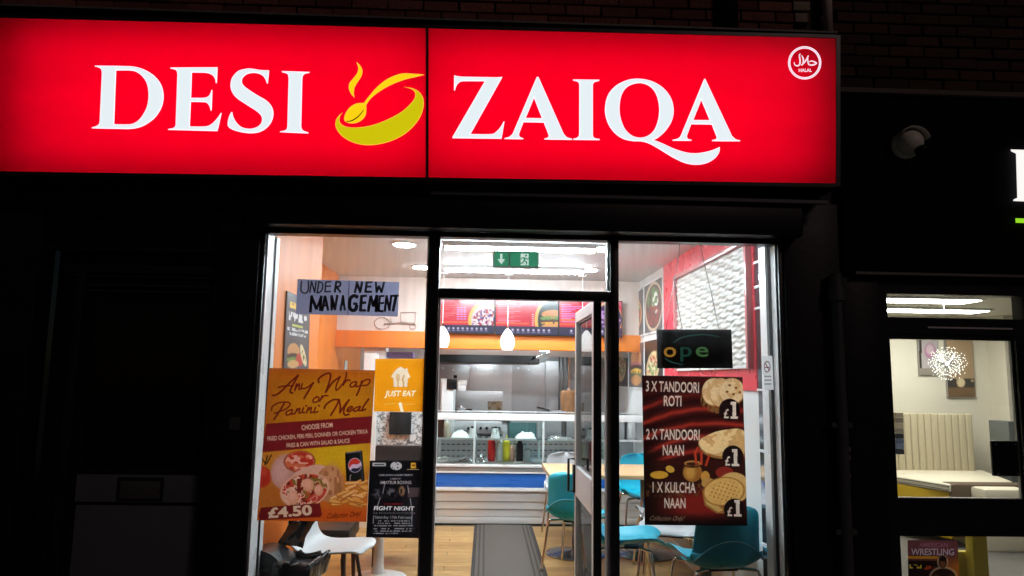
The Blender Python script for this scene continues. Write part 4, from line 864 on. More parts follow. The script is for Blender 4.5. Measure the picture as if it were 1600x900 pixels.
# framed food pictures on the right wall
def dish(kind):
    def f(X, Y):
        C = np.full(X.shape+(3,), 70.); C = lay(C, (120, 108, 108), fbm(X, Y, 40, kind))
        if kind == 0:
            C = lay(C, (60, 45, 42), inn(ell(X, Y, 50, 55, 46, 42))); C = lay(C, (205, 150, 105), inn(ell(X, Y, 50, 52, 42, 38))); C = lay(C, (226, 188, 110), inn(ell(X, Y, 50, 50, 37, 33)))
            C = lay(C, (180, 60, 45), inn(ell(X, Y, 50, 50, 35, 31))*(vnoise(X, Y, 9, 2) > .45)); C = lay(C, (110, 130, 60), inn(ell(X, Y, 50, 50, 34, 30))*(vnoise(X, Y, 8, 5) > .68)); C = lay(C, (240, 215, 160), inn(ell(X, Y, 50, 50, 35, 31))*(vnoise(X, Y, 6, 9) > .72))
        elif kind == 1:
            C = lay(C, (215, 190, 160), inn(ell(X, Y, 52, 50, 50, 50))); C = lay(C, (96, 66, 58), inn(ell(X, Y, 54, 50, 44, 44))); C = lay(C, (96, 130, 70), inn(ell(X, Y, 50, 34, 32, 24))*(vnoise(X, Y, 8, 4) > .42)); C = lay(C, (225, 225, 215), inn(ell(X, Y, 64, 44, 16, 22))*(vnoise(X, Y, 7, 6) > .5)); C = lay(C, (140, 70, 55), inn(ell(X, Y, 52, 66, 36, 22))*(vnoise(X, Y, 9, 8) > .45))
        elif kind == 3:
            C = lay(C, (40, 34, 30), np.ones(X.shape)); C = lay(C, (222, 200, 150), inn(ell(X, Y, 46, 56, 40, 30, -.5))); C = lay(C, (188, 70, 48), inn(ell(X, Y, 46, 54, 34, 22, -.5))*(vnoise(X, Y, 9, 14) > .4)); C = lay(C, (120, 150, 66), inn(ell(X, Y, 50, 50, 34, 22, -.5))*(vnoise(X, Y, 8, 19) > .6)); C = lay(C, (238, 226, 196), inn(ell(X, Y, 46, 54, 34, 22, -.5))*(vnoise(X, Y, 6, 24) > .68))
        else:
            C = lay(C, (216, 148, 92), inn(ell(X, Y, 50, 34, 34, 28))*(Y < 46)); C = lay(C, (196, 110, 120), inn(ell(X, Y, 50, 47, 36, 5))); C = lay(C, (78, 48, 36), inn(ell(X, Y, 50, 56, 38, 8))); C = lay(C, (236, 190, 70), inn(ell(X, Y, 50, 64, 38, 7))*(Y < 68+5*np.sin(X*.35))); C = lay(C, (110, 140, 60), inn(ell(X, Y, 50, 74, 38, 5))*(vnoise(X, Y, 6, 3) > .35)); C = lay(C, (210, 150, 95), inn(ell(X, Y, 50, 84, 34, 12)))
        return C
    return f
GL = print_mat('gloss_print', 'gloss', rough=.35)
for i, (y0, y1, z0, z1, k, lb) in enumerate(((4.52, 5.3, 2.05, 2.58, 0, 'food picture in the far corner, upper row'), (3.64, 4.49, 2.05, 2.60, 0, 'framed picture of a bowl of pasta, upper row'), (2.78, 3.61, 2.05, 2.61, 1, 'framed picture of a salad plate next to the red panel, upper row'),
      (4.52, 5.3, 1.46, 2.00, 3, 'food picture in the far corner, lower row'), (3.64, 4.49, 1.46, 2.00, 2, 'framed picture of a tall burger, lower row'), (2.78, 3.61, 1.46, 2.00, 3, 'framed food picture behind the open sign, lower row'))):
    t = thing('food_picture', lb, 'picture', (XRF, (y0+y1)/2, z0), 0, 'food pictures on the right wall')
    box('frame', WTRIM, XRF-.012, XRF, y0, y1, z0, z1, t)
    painted('print', GL, [(0, 0), (1, 0), (1, 1), (0, 1)], None, 0, t, dish(k), local=(100, 100, 60, 60),
            mapfn=lambda u, v, y0=y0, y1=y1, z0=z0, z1=z1: np.stack([np.full(u.shape, XRF-.0135), y1-.02-(y1-y0-.04)*u, z1-.02-(z1-z0-.04)*v], -1))

# ================================================================ floor mat
mt = thing('entrance_mat', 'long grey runner mat from the door to the counter', 'mat', (.19, 1.9, .006))
m0, m1 = float(WZ(741, 822, .01)[0]), float(WZ(832, 824, .01)[0])
MC = mat('mat_pile', (.105, .088, .074), .95, var=.3, vscale=60, bump=.6, bscale=200); MD = mat('mat_edge', (.03, .025, .022), .8); ML = mat('mat_stripe', (.045, .036, .03), .95, bump=.4)
box('pile', MC, m0+.035, m1-.035, .35, 3.62, .0065, .014, mt)
for s, a in ((1, m0), (-1, m1)):
    box('edge', MD, a, a+s*.034, .35, 3.62, .0065, .012, mt); 
    for k in (.055, .095): box('stripe', ML, a+s*k, a+s*(k+.014), .35, 3.62, .0141, .0155, mt)

# ================================================================ chairs and tables
def shell_mesh(lo=0.0, hi=1.0, off=0.0, wmul=1.0, nu=15, nv=26, rim=0.0, cupd=.055, front=.07):
    prof = [(-.235, .425), (-.215, .445), (-.12, .440), (0, .428), (.10, .428), (.165, .450), (.205, .500), (.222, .570), (.235, .66), (.250, .74), (.262, .80)]
    D = smooth_outline(prof, closed=False, step=6); P = []
    n = len(D); i0, i1 = int(lo*(n-1)), int(hi*(n-1))
    for a in range(nv):
        s = a/(nv-1); f = i0+(i1-i0)*s; i = min(int(f), n-2); fr = f-i
        y = D[i][0]*(1-fr)+D[i+1][0]*fr; z = D[i][1]*(1-fr)+D[i+1][1]*fr
        ty, tz = D[i+1][0]-D[i][0], D[i+1][1]-D[i][1]; L = math.hypot(ty, tz)+1e-9; ny, nz = tz/L, -ty/L     # outward (down / back)
        g = f/(n-1); w = (.225 if g < .55 else .225-.03*(g-.55)/.45)*wmul
        ends = min(1, (1-g)/.10); w *= math.sqrt(max(.02, 1-(1-ends)**2)) if g > .90 else 1
        ft = min(1, g/front); w *= (.80 if front < .1 else .35)+(.20 if front < .1 else .65)*math.sqrt(max(0, 1-(1-ft)**2))
        row = []
        for b in range(nu):
            u = -1+2*b/(nu-1); cup = cupd*abs(u)**2.6
            e = 0.0
            if rim and s > .75: e = -rim*(1-abs(u))**0*((abs(u))**2.2)*(s-.75)/.25
            row.append((u*w, y+ny*off-(ny*cup)+0, z+nz*off-nz*cup+e))
        P.append(row)
    return P
def add_solid(o, th, sub=1):
    md = o.modifiers.new('thickness', 'SOLIDIFY'); md.thickness = th; md.offset = 0
    if sub: s = o.modifiers.new('smooth', 'SUBSURF'); s.levels = sub; s.render_levels = sub
def shell_chair(shell_m, label, group):
    t = thing('shell_chair', label, 'chair', group=group)
    o = MB().grid(shell_mesh()).build('seat_shell', shell_m, t, smooth=True, world=False); add_solid(o, .012)
    o = MB().grid(shell_mesh(.30, .745, .020, 1.05, rim=.13)).build('lower_back', shell_m, t, smooth=True, world=False); add_solid(o, .010)
    MB().tube([Vector(p)+Vector((0, .004, 0)) for p in shell_mesh(.30, .745, .020, 1.05, rim=.13)[-1]], .0055, 6).build('rim_edge', RIMS[shell_m.name], t, smooth=True, world=False)
    for sx in (-1, 1):
        for sy in (-1, 1):
            pth = [(sx*.08, sy*.10, .405), (sx*.17, sy*.15, .405), (sx*.205, sy*.175, .385), (sx*.225, sy*.20, .2), (sx*.245, sy*.225, 0.006)]
            MB().tube(smooth_outline_3(pth), .0105, 8).build('leg', CHROME, t, smooth=True, world=False)
    MB().box(-.09, .09, -.13, .13, .396, .412).build('seat_bracket', BLACKP, t, world=False)
    return t
def smooth_outline_3(p):
    out = []
    for i in range(len(p)-1):
        a, b, c_, d = (np.array(p[max(i-1, 0)]), np.array(p[i]), np.array(p[i+1]), np.array(p[min(i+2, len(p)-1)]))
        for k in range(4):
            t = k/4; out.append(tuple(.5*((2*b)+(-a+c_)*t+(2*a-5*b+4*c_-d)*t*t+(-a+3*b-3*c_+d)*t**3)))
    return out+[p[-1]]
RIMS = {'teal_plastic': mat('teal_rim', (.10, .48, .58), .25), 'pale_grey_plastic': mat('grey_rim', (.65, .67, .68), .25)}  # lighter tone puts the light caught on the shell edge into colour
TEAL = mat('teal_plastic', (.006, .42, .58), .32, var=.06, vscale=3); GREYC = mat('pale_grey_plastic', (.50, .52, .54), .35, var=.05)
GRP = 'shell chairs at the tables'
tc = shell_chair(TEAL, 'teal shell chair just behind the open door', GRP); gc = shell_chair(GREYC, 'pale grey shell chair on the far side of the long table', GRP)
def put(src, x, y, rz, label=None, first=False, z=.006):
    o = src if first else copy_tree(src); o.location = (x, y, z); o.rotation_euler = (0, 0, math.radians(rz))
    if label: o['label'] = label
    return o
# a chair faces -y at rz 0 (its back towards +y)
put(tc, .80, 1.84, 152, first=True)
put(tc, 1.60, 3.02, 0, 'teal shell chair on the far side of the long table against the wall')
put(tc, .99, .95, 82, 'teal shell chair with its seat showing left of the bread poster')
put(tc, 1.47, .42, 187, 'large teal shell chair seen from behind, close to the window')
put(gc, .85, 3.05, 0, first=True)
put(gc, 1.52, 1.80, 178, 'pale grey shell chair at the near side of the long table')
put(gc, 1.44, 1.34, -20, 'pale grey shell chair tucked at the small table behind the bread poster')
OAKT = mat('oak_table_top', (.62, .42, .22), .4, var=.12, vscale=5, stretch=(1, 8, 1)); BASEC = mat('polished_base', (.30, .32, .36), .12, .9, var=.1)
lt = thing('long_table', 'long light wood table against the right wall', 'table', (1.15, 2.4, 0))
box('table_top', OAKT, .56, XR-.02, 1.98, 2.80, .715, .75, lt, bev=.004)
for x in (.84, 1.46):
    MB().lathe([(.27, .0065), (.27, .018), (.20, .028), (.05, .045), (.04, .05)], (x, 2.38, 0), 36).build('base', BASEC, lt, smooth='auto')
    MB().tube([(x, 2.38, .046), (x, 2.38, .714)], .038, 16).build('column', BASEC, lt, smooth=True)
st = thing('small_table', 'small white topped table in the right window corner', 'table', (1.5, .85, 0))
box('table_top', PLAST_W, 1.30, XR-.03, .66, 1.14, .715, .742, st, bev=.004); MB().tube([(1.55, .88, .03), (1.55, .88, .714)], .04, 16).build('column', GREYD, st, smooth=True); MB().lathe([(.2, .0065), (.2, .02), (.06, .035)], (1.55, .88, 0), 30).build('base', GREYD, st, smooth='auto')
# left side: white moulded chair, brown chairs, white pedestal table, bin
wc = thing('moulded_chair', 'white moulded chair with rounded seat beside the black bin', 'chair', (-.98, .66, .006), math.radians(80))
o = MB().grid(shell_mesh(cupd=.018, front=.22)).build('seat_shell', mat('chair_white', (.60, .62, .63), .4, var=.04), wc, smooth=True, world=False); add_solid(o, .016)
for sx in (-1, 1):
    for sy in (-1, 1): MB().tube([(sx*.12, sy*.12, .40), (sx*.19, sy*.18, 0.004)], [.014, .010], 8).build('leg', mat('walnut_leg', (.07, .03, .018), .4), wc, smooth=True, world=False)
BRN = mat('brown_leather', (.026, .017, .015), .38, var=.2, vscale=8, bump=.15); WAL = MATS['walnut_leg']
def brown_chair(x, y, rz, label, top=.98):
    t = thing('dining_chair', label, 'chair', (x, y, .006), math.radians(rz), 'brown dining chairs by the left wall')
    box('seat', BRN, -.21, .21, -.22, .20, .37, .47, t, bev=.02, world=False); box('backrest', BRN, -.205, .205, .17, .235, .485, top, t, bev=.018, world=False)
    for sx in (-1, 1):
        for sy in (-1, 1): MB().tube([(sx*.185, sy*.18, .372), (sx*.19, sy*.195, .0)], [.024, .015], 4).build('leg', WAL, t, world=False)
brown_chair(-.72, 2.12, 185, 'brown leather chair with wooden legs in front of the stone partition')
brown_chair(-1.16, 1.25, 90, 'low brown leather chair behind the white moulded chair', .52)
pt = thing('pedestal_table', 'white pedestal table behind the boxing poster', 'table', (-.80, 1.56, .006))
MB().lathe([(.22, 0), (.22, .014), (.16, .03), (.055, .045), (.04, .10), (.035, .40), (.045, .66), (.10, .70)], seg=36).build('pedestal', PLAST_W, pt, smooth='auto', world=False)
MB().lathe([(.29, .702), (.30, .712), (.30, .728), (.29, .735)], seg=40).build('table_top', PLAST_W, pt, smooth='auto', world=False)
bn = thing('waste_bin', 'black plastic waste bin with raised flap and glossy liner in the left window corner', 'bin', (-1.20, .33, .006), math.radians(-8))
BINM = mat('bin_black', (.004, .004, .005), .3, var=.2, spec=.35)
BAG = mat('bin_liner', (.006, .006, .007), .10, var=.2, bump=.9, bscale=22)
def taper(z0, z1, a0, b0, a1, b1): return [(-a0, -b0, z0), (a0, -b0, z0), (a0, b0, z0), (-a0, b0, z0), (-a1, -b1, z1), (a1, -b1, z1), (a1, b1, z1), (-a1, b1, z1)]
MB().hexa(taper(0, .42, .15, .11, .185, .14)).build('body', BINM, bn, bev=.02, world=False, smooth=True)
for (x0, x1, y0, y1) in ((-.205, -.17, -.16, .16), (.17, .205, -.16, .16), (-.17, .17, -.16, -.125), (-.17, .17, .125, .16)): box('rim', BINM, x0, x1, y0, y1, .40, .425, bn, bev=.006, world=False)
arch = [(-.20, .426), (-.197, .47), (-.16, .505), (-.11, .52), (-.06, .518), (-.01, .50), (.03, .47), (.05, .44), (.045, .426)]
MB().prism(smooth_outline([(p[0], p[1]) + ((1,) if i in (0, 8) else ()) for i, p in enumerate(arch)]), lambda u, v: (u, -.155, v), lambda u, v: (u, .06, v)).build('lid', BINM, bn, smooth='auto', world=False)
def crum(i, j, seed, amp): return amp*(float(fbm(np.array(i*1.), np.array(j*1.), 3.2, seed))-.5)
P = [[(-.075+.012*i+.05*j/9+crum(i, j, 3, .02), .085+.006*j+crum(i, j, 5, .05), .50+.145*j/9+crum(i, j, 8, .03)) for j in range(10)] for i in range(14)]
MB().grid(P).build('raised_flap', BAG, bn, smooth=True, world=False); add_solid(bn.children[-1], .006, 1)
P = []
for i in range(41):
    a = 2*math.pi*i/40; row = []
    for j in range(8):
        k = float(vnoise(np.array(i % 40*1.), np.array(j*1.3), 1.6, 5)); sx, sy = max(-1, min(1, 1.45*math.cos(a))), max(-1, min(1, 1.45*math.sin(a)))
        r_ = [1.10, 1.12, 1.06, .98, .92, .86, .8, .75][j]
        row.append((.115+sx*.105*r_+.022*(k-.5), -.01+sy*.15*r_+.022*(k-.5), [.36, .42, .455, .462, .44, .40, .33, .26][j]+.04*(k-.5)))
    P.append(row)
MB().grid(P).build('liner', BAG, bn, smooth=True, world=False)

# ================================================================ things hung in the window
PP = lambda nm, tr_=.85: print_mat(nm, 'paper', transl=tr_, rough=.35); GAIN = .62
WPY = .022
# --- paper notice
nt_ = thing('paper_notice', 'two taped paper sheets hand lettered UNDER NEW MANAGEMENT', 'notice', (-.8, WPY, 2.1)); UP_ = PlaneY(WPY)
PAP = paper('notice_paper', (.22, .24, .37), .6); INK = paper('marker_ink', (.006, .006, .012), .1)
qsheet('sheet', PAP, [(465, 436), (545.2, 438.4), (543.2, 492.6), (462, 490.7)], WPY, nt_); qsheet('sheet', PAP, [(545.8, 438.4), (624, 440.7), (621.5, 494.7), (543.8, 492.6)], WPY, nt_)
strokes('fold', paper('fold_shade', (.10, .10, .16), .3), [([(545.5, 438.5), (543.5, 492.5)], 1.6)], UP_, .0004, nt_, sm=False, taper=False)
HL = [([(145,75),(135,200),(165,245),(215,240),(240,180),(235,75)],14,1), ([(258,240),(283,82)],14,0), ([(283,82),(325,240)],14,0), ([(325,240),(345,90)],14,0), ([(385,90),(360,245)],14,0), ([(370,85),(430,110),(435,180),(400,235),(350,245)],14,1),
 ([(480,95),(470,230)],18,0), ([(480,95),(555,88)],16,0), ([(475,155),(548,150)],16,0), ([(468,230),(548,225)],18,0), ([(625,90),(605,235)],24,0), ([(620,90),(680,100),(675,150),(620,165)],22,1), ([(630,165),(685,235)],24,0),
 ([(915,95),(885,240)],26,0), ([(910,95),(958,238)],28,0), ([(958,238),(985,95)],26,0), ([(1050,95),(1030,235)],26,0), ([(1050,100),(1125,97)],22,0), ([(1040,160),(1110,158)],22,0), ([(1030,230),(1115,230)],24,0),
 ([(1175,95),(1185,240)],24,0), ([(1185,240),(1220,150)],24,0), ([(1220,150),(1255,240)],24,0), ([(1255,240),(1290,95)],24,0),
 ([(265,510),(285,290)],32,0), ([(280,290),(352,470)],34,0), ([(352,470),(420,290)],26,0), ([(418,290),(402,490)],30,0), ([(430,495),(470,290)],28,0), ([(470,290),(512,485)],28,0), ([(450,420),(500,420)],22,0),
 ([(562,485),(560,285)],28,0), ([(560,285),(608,480)],30,0), ([(608,480),(640,280)],28,0), ([(685,490),(720,285)],26,0), ([(720,285),(745,485)],26,0), ([(700,410),(740,410)],20,0),
 ([(930,310),(870,285),(820,330),(810,430),(840,485),(895,475),(912,410)],40,1), ([(915,400),(865,395)],28,0), ([(980,285),(960,490)],34,0), ([(980,290),(1045,285)],28,0), ([(965,385),(1035,380)],28,0), ([(955,490),(1035,488)],28,0),
 ([(1070,500),(1105,290)],32,0), ([(1105,290),(1140,430)],32,0), ([(1140,430),(1190,280)],32,0), ([(1190,280),(1180,505)],34,0), ([(1230,290),(1215,500)],26,0), ([(1230,292),(1290,288)],22,0), ([(1222,390),(1285,385)],22,0), ([(1212,500),(1275,500)],24,0),
 ([(1300,500),(1325,285)],26,0), ([(1325,285),(1365,490)],26,0), ([(1365,490),(1390,280)],24,0), ([(1400,288),(1490,282)],24,0), ([(1458,285),(1415,495)],32,0)]
strokes('hand_lettering', INK, [(tr(p, 455, 430, 8.889), max(wd*1.22, 21)/8.889) for p, wd, s in HL if s], UP_, .0008, nt_, taper=False)
strokes('hand_lettering', INK, [(tr(p, 455, 430, 8.889), max(wd*1.22, 21)/8.889) for p, wd, s in HL if not s], UP_, .0008, nt_, sm=False, taper=False)
# --- wrap meal poster
wpst = thing('wrap_poster', 'yellow and dark red wrap meal poster priced 4.50 pounds in the left window', 'poster', (-1.0, WPY, .8)); Q = PlaneY(WPY)
def wrap(X, Y):
    C = np.zeros(X.shape+(3,)); C[:] = (176, 118, 22)
    C = lay(C, (196, 148, 22), inn(ell(X, Y, 520, 640, 70, 50), 1.0)); C = lay(C, (186, 95, 20), .7*np.clip((600-Y)/28, 0, 1)); C = lay(C, (190, 96, 34), .6*np.clip((430-X)/20, 0, 1))
    low = Y > 700-.09*(X-495)
    D = np.zeros_like(C); D[:] = (196, 140, 40); D = lay(D, (212, 196, 30), inn(ell(X, Y, 525, 712, 60, 26), .9)); D = lay(D, (196, 92, 26), .9*np.clip((Y-770)/30, 0, 1)); D = lay(D, (182, 116, 36), inn(ell(X, Y, 425, 780, 30, 30), .8))
    C = np.where(low[..., None], D, C)
    # tomato and leaves at left, can at right
    C = lay(C, (176, 52, 30), inn(ell(X, Y, 407, 745, 17, 17), .2)); C = lay(C, (212, 96, 60), inn(ell(X, Y, 412, 738, 5, 6), .9)*.6)
    C = lay(C, (52, 44, 18), seg(X, Y, [(414, 726), (418, 712)], 2)+seg(X, Y, [(417, 724), (424, 711)], 2)+seg(X, Y, [(415, 725), (409, 716)], 2))
    C = lay(C, (190, 150, 110), inn(ell(X, Y, 455, 738, 32, 30, -.3))); C = lay(C, (214, 190, 150), inn(ell(X, Y, 440, 735, 14, 22, .2), .9)*.8)
    f1 = ell(X, Y, 468, 721, 25, 17, -.05); C = lay(C, (150, 90, 50), inn(f1)); C = lay(C, (206, 120, 66), inn(f1*1.1)); C = lay(C, (176, 56, 34), inn(f1*1.15)*(vnoise(X, Y, 7, 3) > .5)); C = lay(C, (236, 190, 140), inn(f1*1.15)*(vnoise(X, Y*1.6, 6, 8) > .66))
    C = lay(C, (222, 196, 142), inn(ell(X, Y, 482, 742, 30, 13, -.35)))
    C = lay(C, (186, 142, 80), inn(ell(X, Y, 515, 756, 22, 28, .1))); C = lay(C, (206, 166, 100), inn(ell(X, Y, 518, 750, 14, 24, .1), .6)); C = lay(C, (150, 108, 52), inn(ell(X, Y, 517, 755, 19, 25))*(vnoise(X, Y*.4, 4, 2) > .62)*.7)
    f2 = ell(X, Y, 476, 766, 39, 27, -.25); C = lay(C, (226, 196, 136), inn(f2)); f2 = f2*1.1
    C = lay(C, (186, 72, 44), inn(f2)*(fbm(X, Y, 13, 6) > .42)); C = lay(C, (112, 40, 22), inn(f2)*(fbm(X, Y, 9, 12) > .60)); C = lay(C, (128, 120, 40), inn(f2)*(fbm(X, Y, 10, 22) > .62)); C = lay(C, (240, 214, 160), inn(f2)*(np.abs(fbm(X, Y, 12, 17)-.5) < .03))
    for a, b_, r_ in ((458, 778, 10), (482, 758, 9.5), (498, 766, 8)): C = lay(C, (222, 178, 118), inn(ell(X, Y, a, b_, r_*.9, r_*1.1), .3)); C = lay(C, (236, 204, 150), inn(ell(X, Y, a-2, b_-2, r_*.6, r_*.7), .8)*.7)
    C = lay(C, (26, 32, 26), pmask(X, Y, [(539, 707), (566, 704), (570, 752), (541, 752)])); C = lay(C, (14, 18, 16), pmask(X, Y, [(539, 707), (543, 707), (546, 752), (541, 752)])); C = lay(C, (60, 78, 66), pmask(X, Y, [(562, 706), (565, 706), (568, 750), (565, 750)])*.8)
    C = lay(C, (150, 150, 140), pmask(X, Y, [(541, 707), (564, 703.5), (564, 706), (541, 709)])*.7)
    g = ell(X, Y, 554.5, 727, 10.5, 11.5); C = lay(C, (220, 220, 212), inn(g, .1)); s_ = (X-554.5)*.6+(Y-727)+2.2*np.sin((X-545)*.3)
    C = lay(C, (206, 66, 40), inn(g*1.1, .1)*(s_ < -1)); C = lay(C, (30, 44, 48), inn(g*1.1, .1)*(s_ > 5))
    C = lay(C, (196, 190, 160), seg(X, Y, [(547, 751), (547, 744), (549, 742)], 1.4)*.8)
    rs = np.random.default_rng(3)
    for k in range(34):
        x0, y0 = rs.uniform(515, 568), rs.uniform(752, 788); y0 = max(y0, 800-.9*(x0-500)+rs.uniform(-6, 8)) if x0 < 540 else y0; an = rs.uniform(-.7, .45); L = rs.uniform(10, 20); 
        x1 = min(x0+L*math.cos(an), 573-.0*y0); y1 = y0+L*math.sin(an); y1 = min(y1, 797)
        C = lay(C, (170, 118, 40), seg(X, Y, [(x0, y0+1.2), (x1, y1+1.2)], 4.6)); C = lay(C, [(232, 190, 84), (222, 172, 66), (240, 206, 110)][k % 3], seg(X, Y, [(x0, y0), (x1, y1)], 3.6))
    C = lay(C, (108, 30, 26), pmask(X, Y, [(408, 793), (500, 786), (503, 804), (500, 808), (406, 813), (404, 806)]))
    C = lay(C, (118, 34, 32), pmask(X, Y, [(416, 662), (583.4, 650), (579, 692), (409.5, 706.5)]))
    C = C*np.array([1.0, .87, 1.05])
    C = lay(C, (226, 196, 168), tmask(X, Y, [('CHOOSE FROM', (471.5, 672), (520, 667.5), 7.6, .02, 0), ('FRIED CHICKEN, PERI PERI, DONNER OR CHICKEN TIKKA', (418, 688.6), (575, 677), 6.4, .02, 0),
        ('FRIES & CAN WITH SALAD & SAUCE', (448, 699.2), (546.5, 691.5), 6.4, .02, 0), ('£4.50', (419, 809), (488, 804), 15.5, .04, 0)]))
    C = lay(C, (58, 18, 8), tmask(X, Y, [('Collection Only!', (510, 810.5), (562, 806.5), 8, .0, .5)]))
    for q in scr: C = lay(C, (104, 24, 18), seg(X, Y, [p[:2] for p in smooth_outline(SC(q), closed=False, step=5)], 2.3+.5*(abs(q[0][1]-q[-1][1]) > 60)))
    return C*(.96+.08*vnoise(X, Y, 2.2, 77)[..., None])
qw = [(421, 575), (586, 578.5), (572.5, 815.5), (401.5, 813)]
MAR = paper('maroon_ink', (.10, .012, .010), .3); CRM = paper('cream_ink', (.72, .60, .48), .5)
SC = lambda q: tr(q, 410, 570, 6.922)
scr = [[(110,330),(150,325),(210,280),(300,190),(385,115)], [(385,115),(340,200),(300,285),(325,305)], [(175,245),(230,230),(330,225)], [(350,275),(370,210)],[(355,260),(400,205),(395,265),(430,255)], [(432,205),(422,245),(450,258),(500,235),(550,195)],[(550,195),(500,280),(450,365)],
 [(610,190),(610,150),(680,100),(735,100),(725,180),(685,295)],[(685,295),(760,190),(840,130)],[(840,130),(800,220),(800,275),(850,230),(900,150),(910,85)], [(875,220),(895,170)],[(880,205),(920,165),(950,170)], [(1010,180),(960,200),(950,235),(985,235),(1020,190)],[(1020,190),(1010,235),(1040,228)], [(1075,175),(1050,260),(1020,330)],[(1060,215),(1110,165),(1165,165),(1140,215),(1080,225)],
 [(590,345),(550,375),(555,405),(600,395),(610,355),(585,345)], [(620,395),(645,335)],[(630,375),(670,335),(710,335)], [(125,590),(180,510),(235,420)],[(100,495),(110,450),(180,410),(270,405),(300,430),(250,480),(130,525)], [(310,485),(260,510),(265,545),(310,525),(325,485)],[(322,490),(315,535),(345,525)], [(350,530),(375,475)],[(360,510),(405,470),(395,520),(425,515)],
 [(445,465),(430,510),(455,515)], [(470,442),(478,446)], [(475,520),(500,460)],[(485,500),(530,460),(520,515),(550,510)], [(575,460),(560,515),(600,505)], [(608,440),(616,446)], [(670,470),(690,430),(760,380),(830,378)],[(830,378),(795,455),(740,545)],[(830,378),(842,450),(838,515)],[(838,515),(885,445),(935,380)],[(935,380),(890,460),(880,520),(900,545),(935,535)],
 [(920,495),(970,465),(965,450),(930,465),(915,500),(945,505),(985,480)], [(1050,450),(1000,470),(990,500),(1025,495),(1060,450)],[(1058,455),(1045,495),(1075,490)], [(1150,370),(1100,440),(1075,495),(1115,480)]]
painted('print', PP('poster_print'), qw, Q, .0004, wpst, wrap, res=1.7, gain=GAIN)
# --- orange delivery card
jc = thing('delivery_card', 'orange square delivery card with house logo on the left pane', 'card', (-.55, WPY, 1.4)); JW = paper('card_white', (.80, .76, .66), .5)
qj = [(586.5, 560.5), (667.5, 560.5), (664, 643.5), (584, 643)]
HJ = lambda q: tr(q, 580, 555, 5.295)
def eat(X, Y):
    C = np.zeros(X.shape+(3,)); C[:] = (238, 158, 24); C = lay(C, (226, 146, 20), fbm(X, Y, 30, 4)*.6)
    hp_ = [p[:2] for p in smooth_outline(HJ([(245,95,1),(285,118,1),(288,108,1),(300,110,1),(302,135,1),(326,185,1),(305,188,1),(298,262,1),(186,262,1),(184,188,1),(163,180,1),(195,130),(225,105)]))]
    C = lay(C, (240, 226, 200), pmask(X, Y, hp_)); h2 = lambda q: [p[:2] for p in HJ(q)]
    C = lay(C, (206, 170, 110), seg(X, Y, h2([(208,160),(210,200),(222,215),(235,200),(232,160)]), 1.0)+seg(X, Y, h2([(221,160),(222,260)]), 2.0)+seg(X, Y, h2([(272,170),(258,200),(268,225),(266,260)]), 2.4))
    C = lay(C, (252, 240, 214), tmask(X, Y, [('JUST EAT', (600.8, 619), (648.5, 618.6), 8.6, .035, .22)])); C = lay(C, (246, 196, 110), seg(X, Y, h2([(110,405),(200,400)]), .9)+seg(X, Y, h2([(250,405),(355,405)]), .9)); return lay(C, (246, 238, 220), pmask(X, Y, [(622.5, 629.5), (627, 628.5), (631, 643), (626, 643.5)]))
painted('print', PP('poster_print'), qj, Q, .0004, jc, eat, res=2.0, gain=.95)
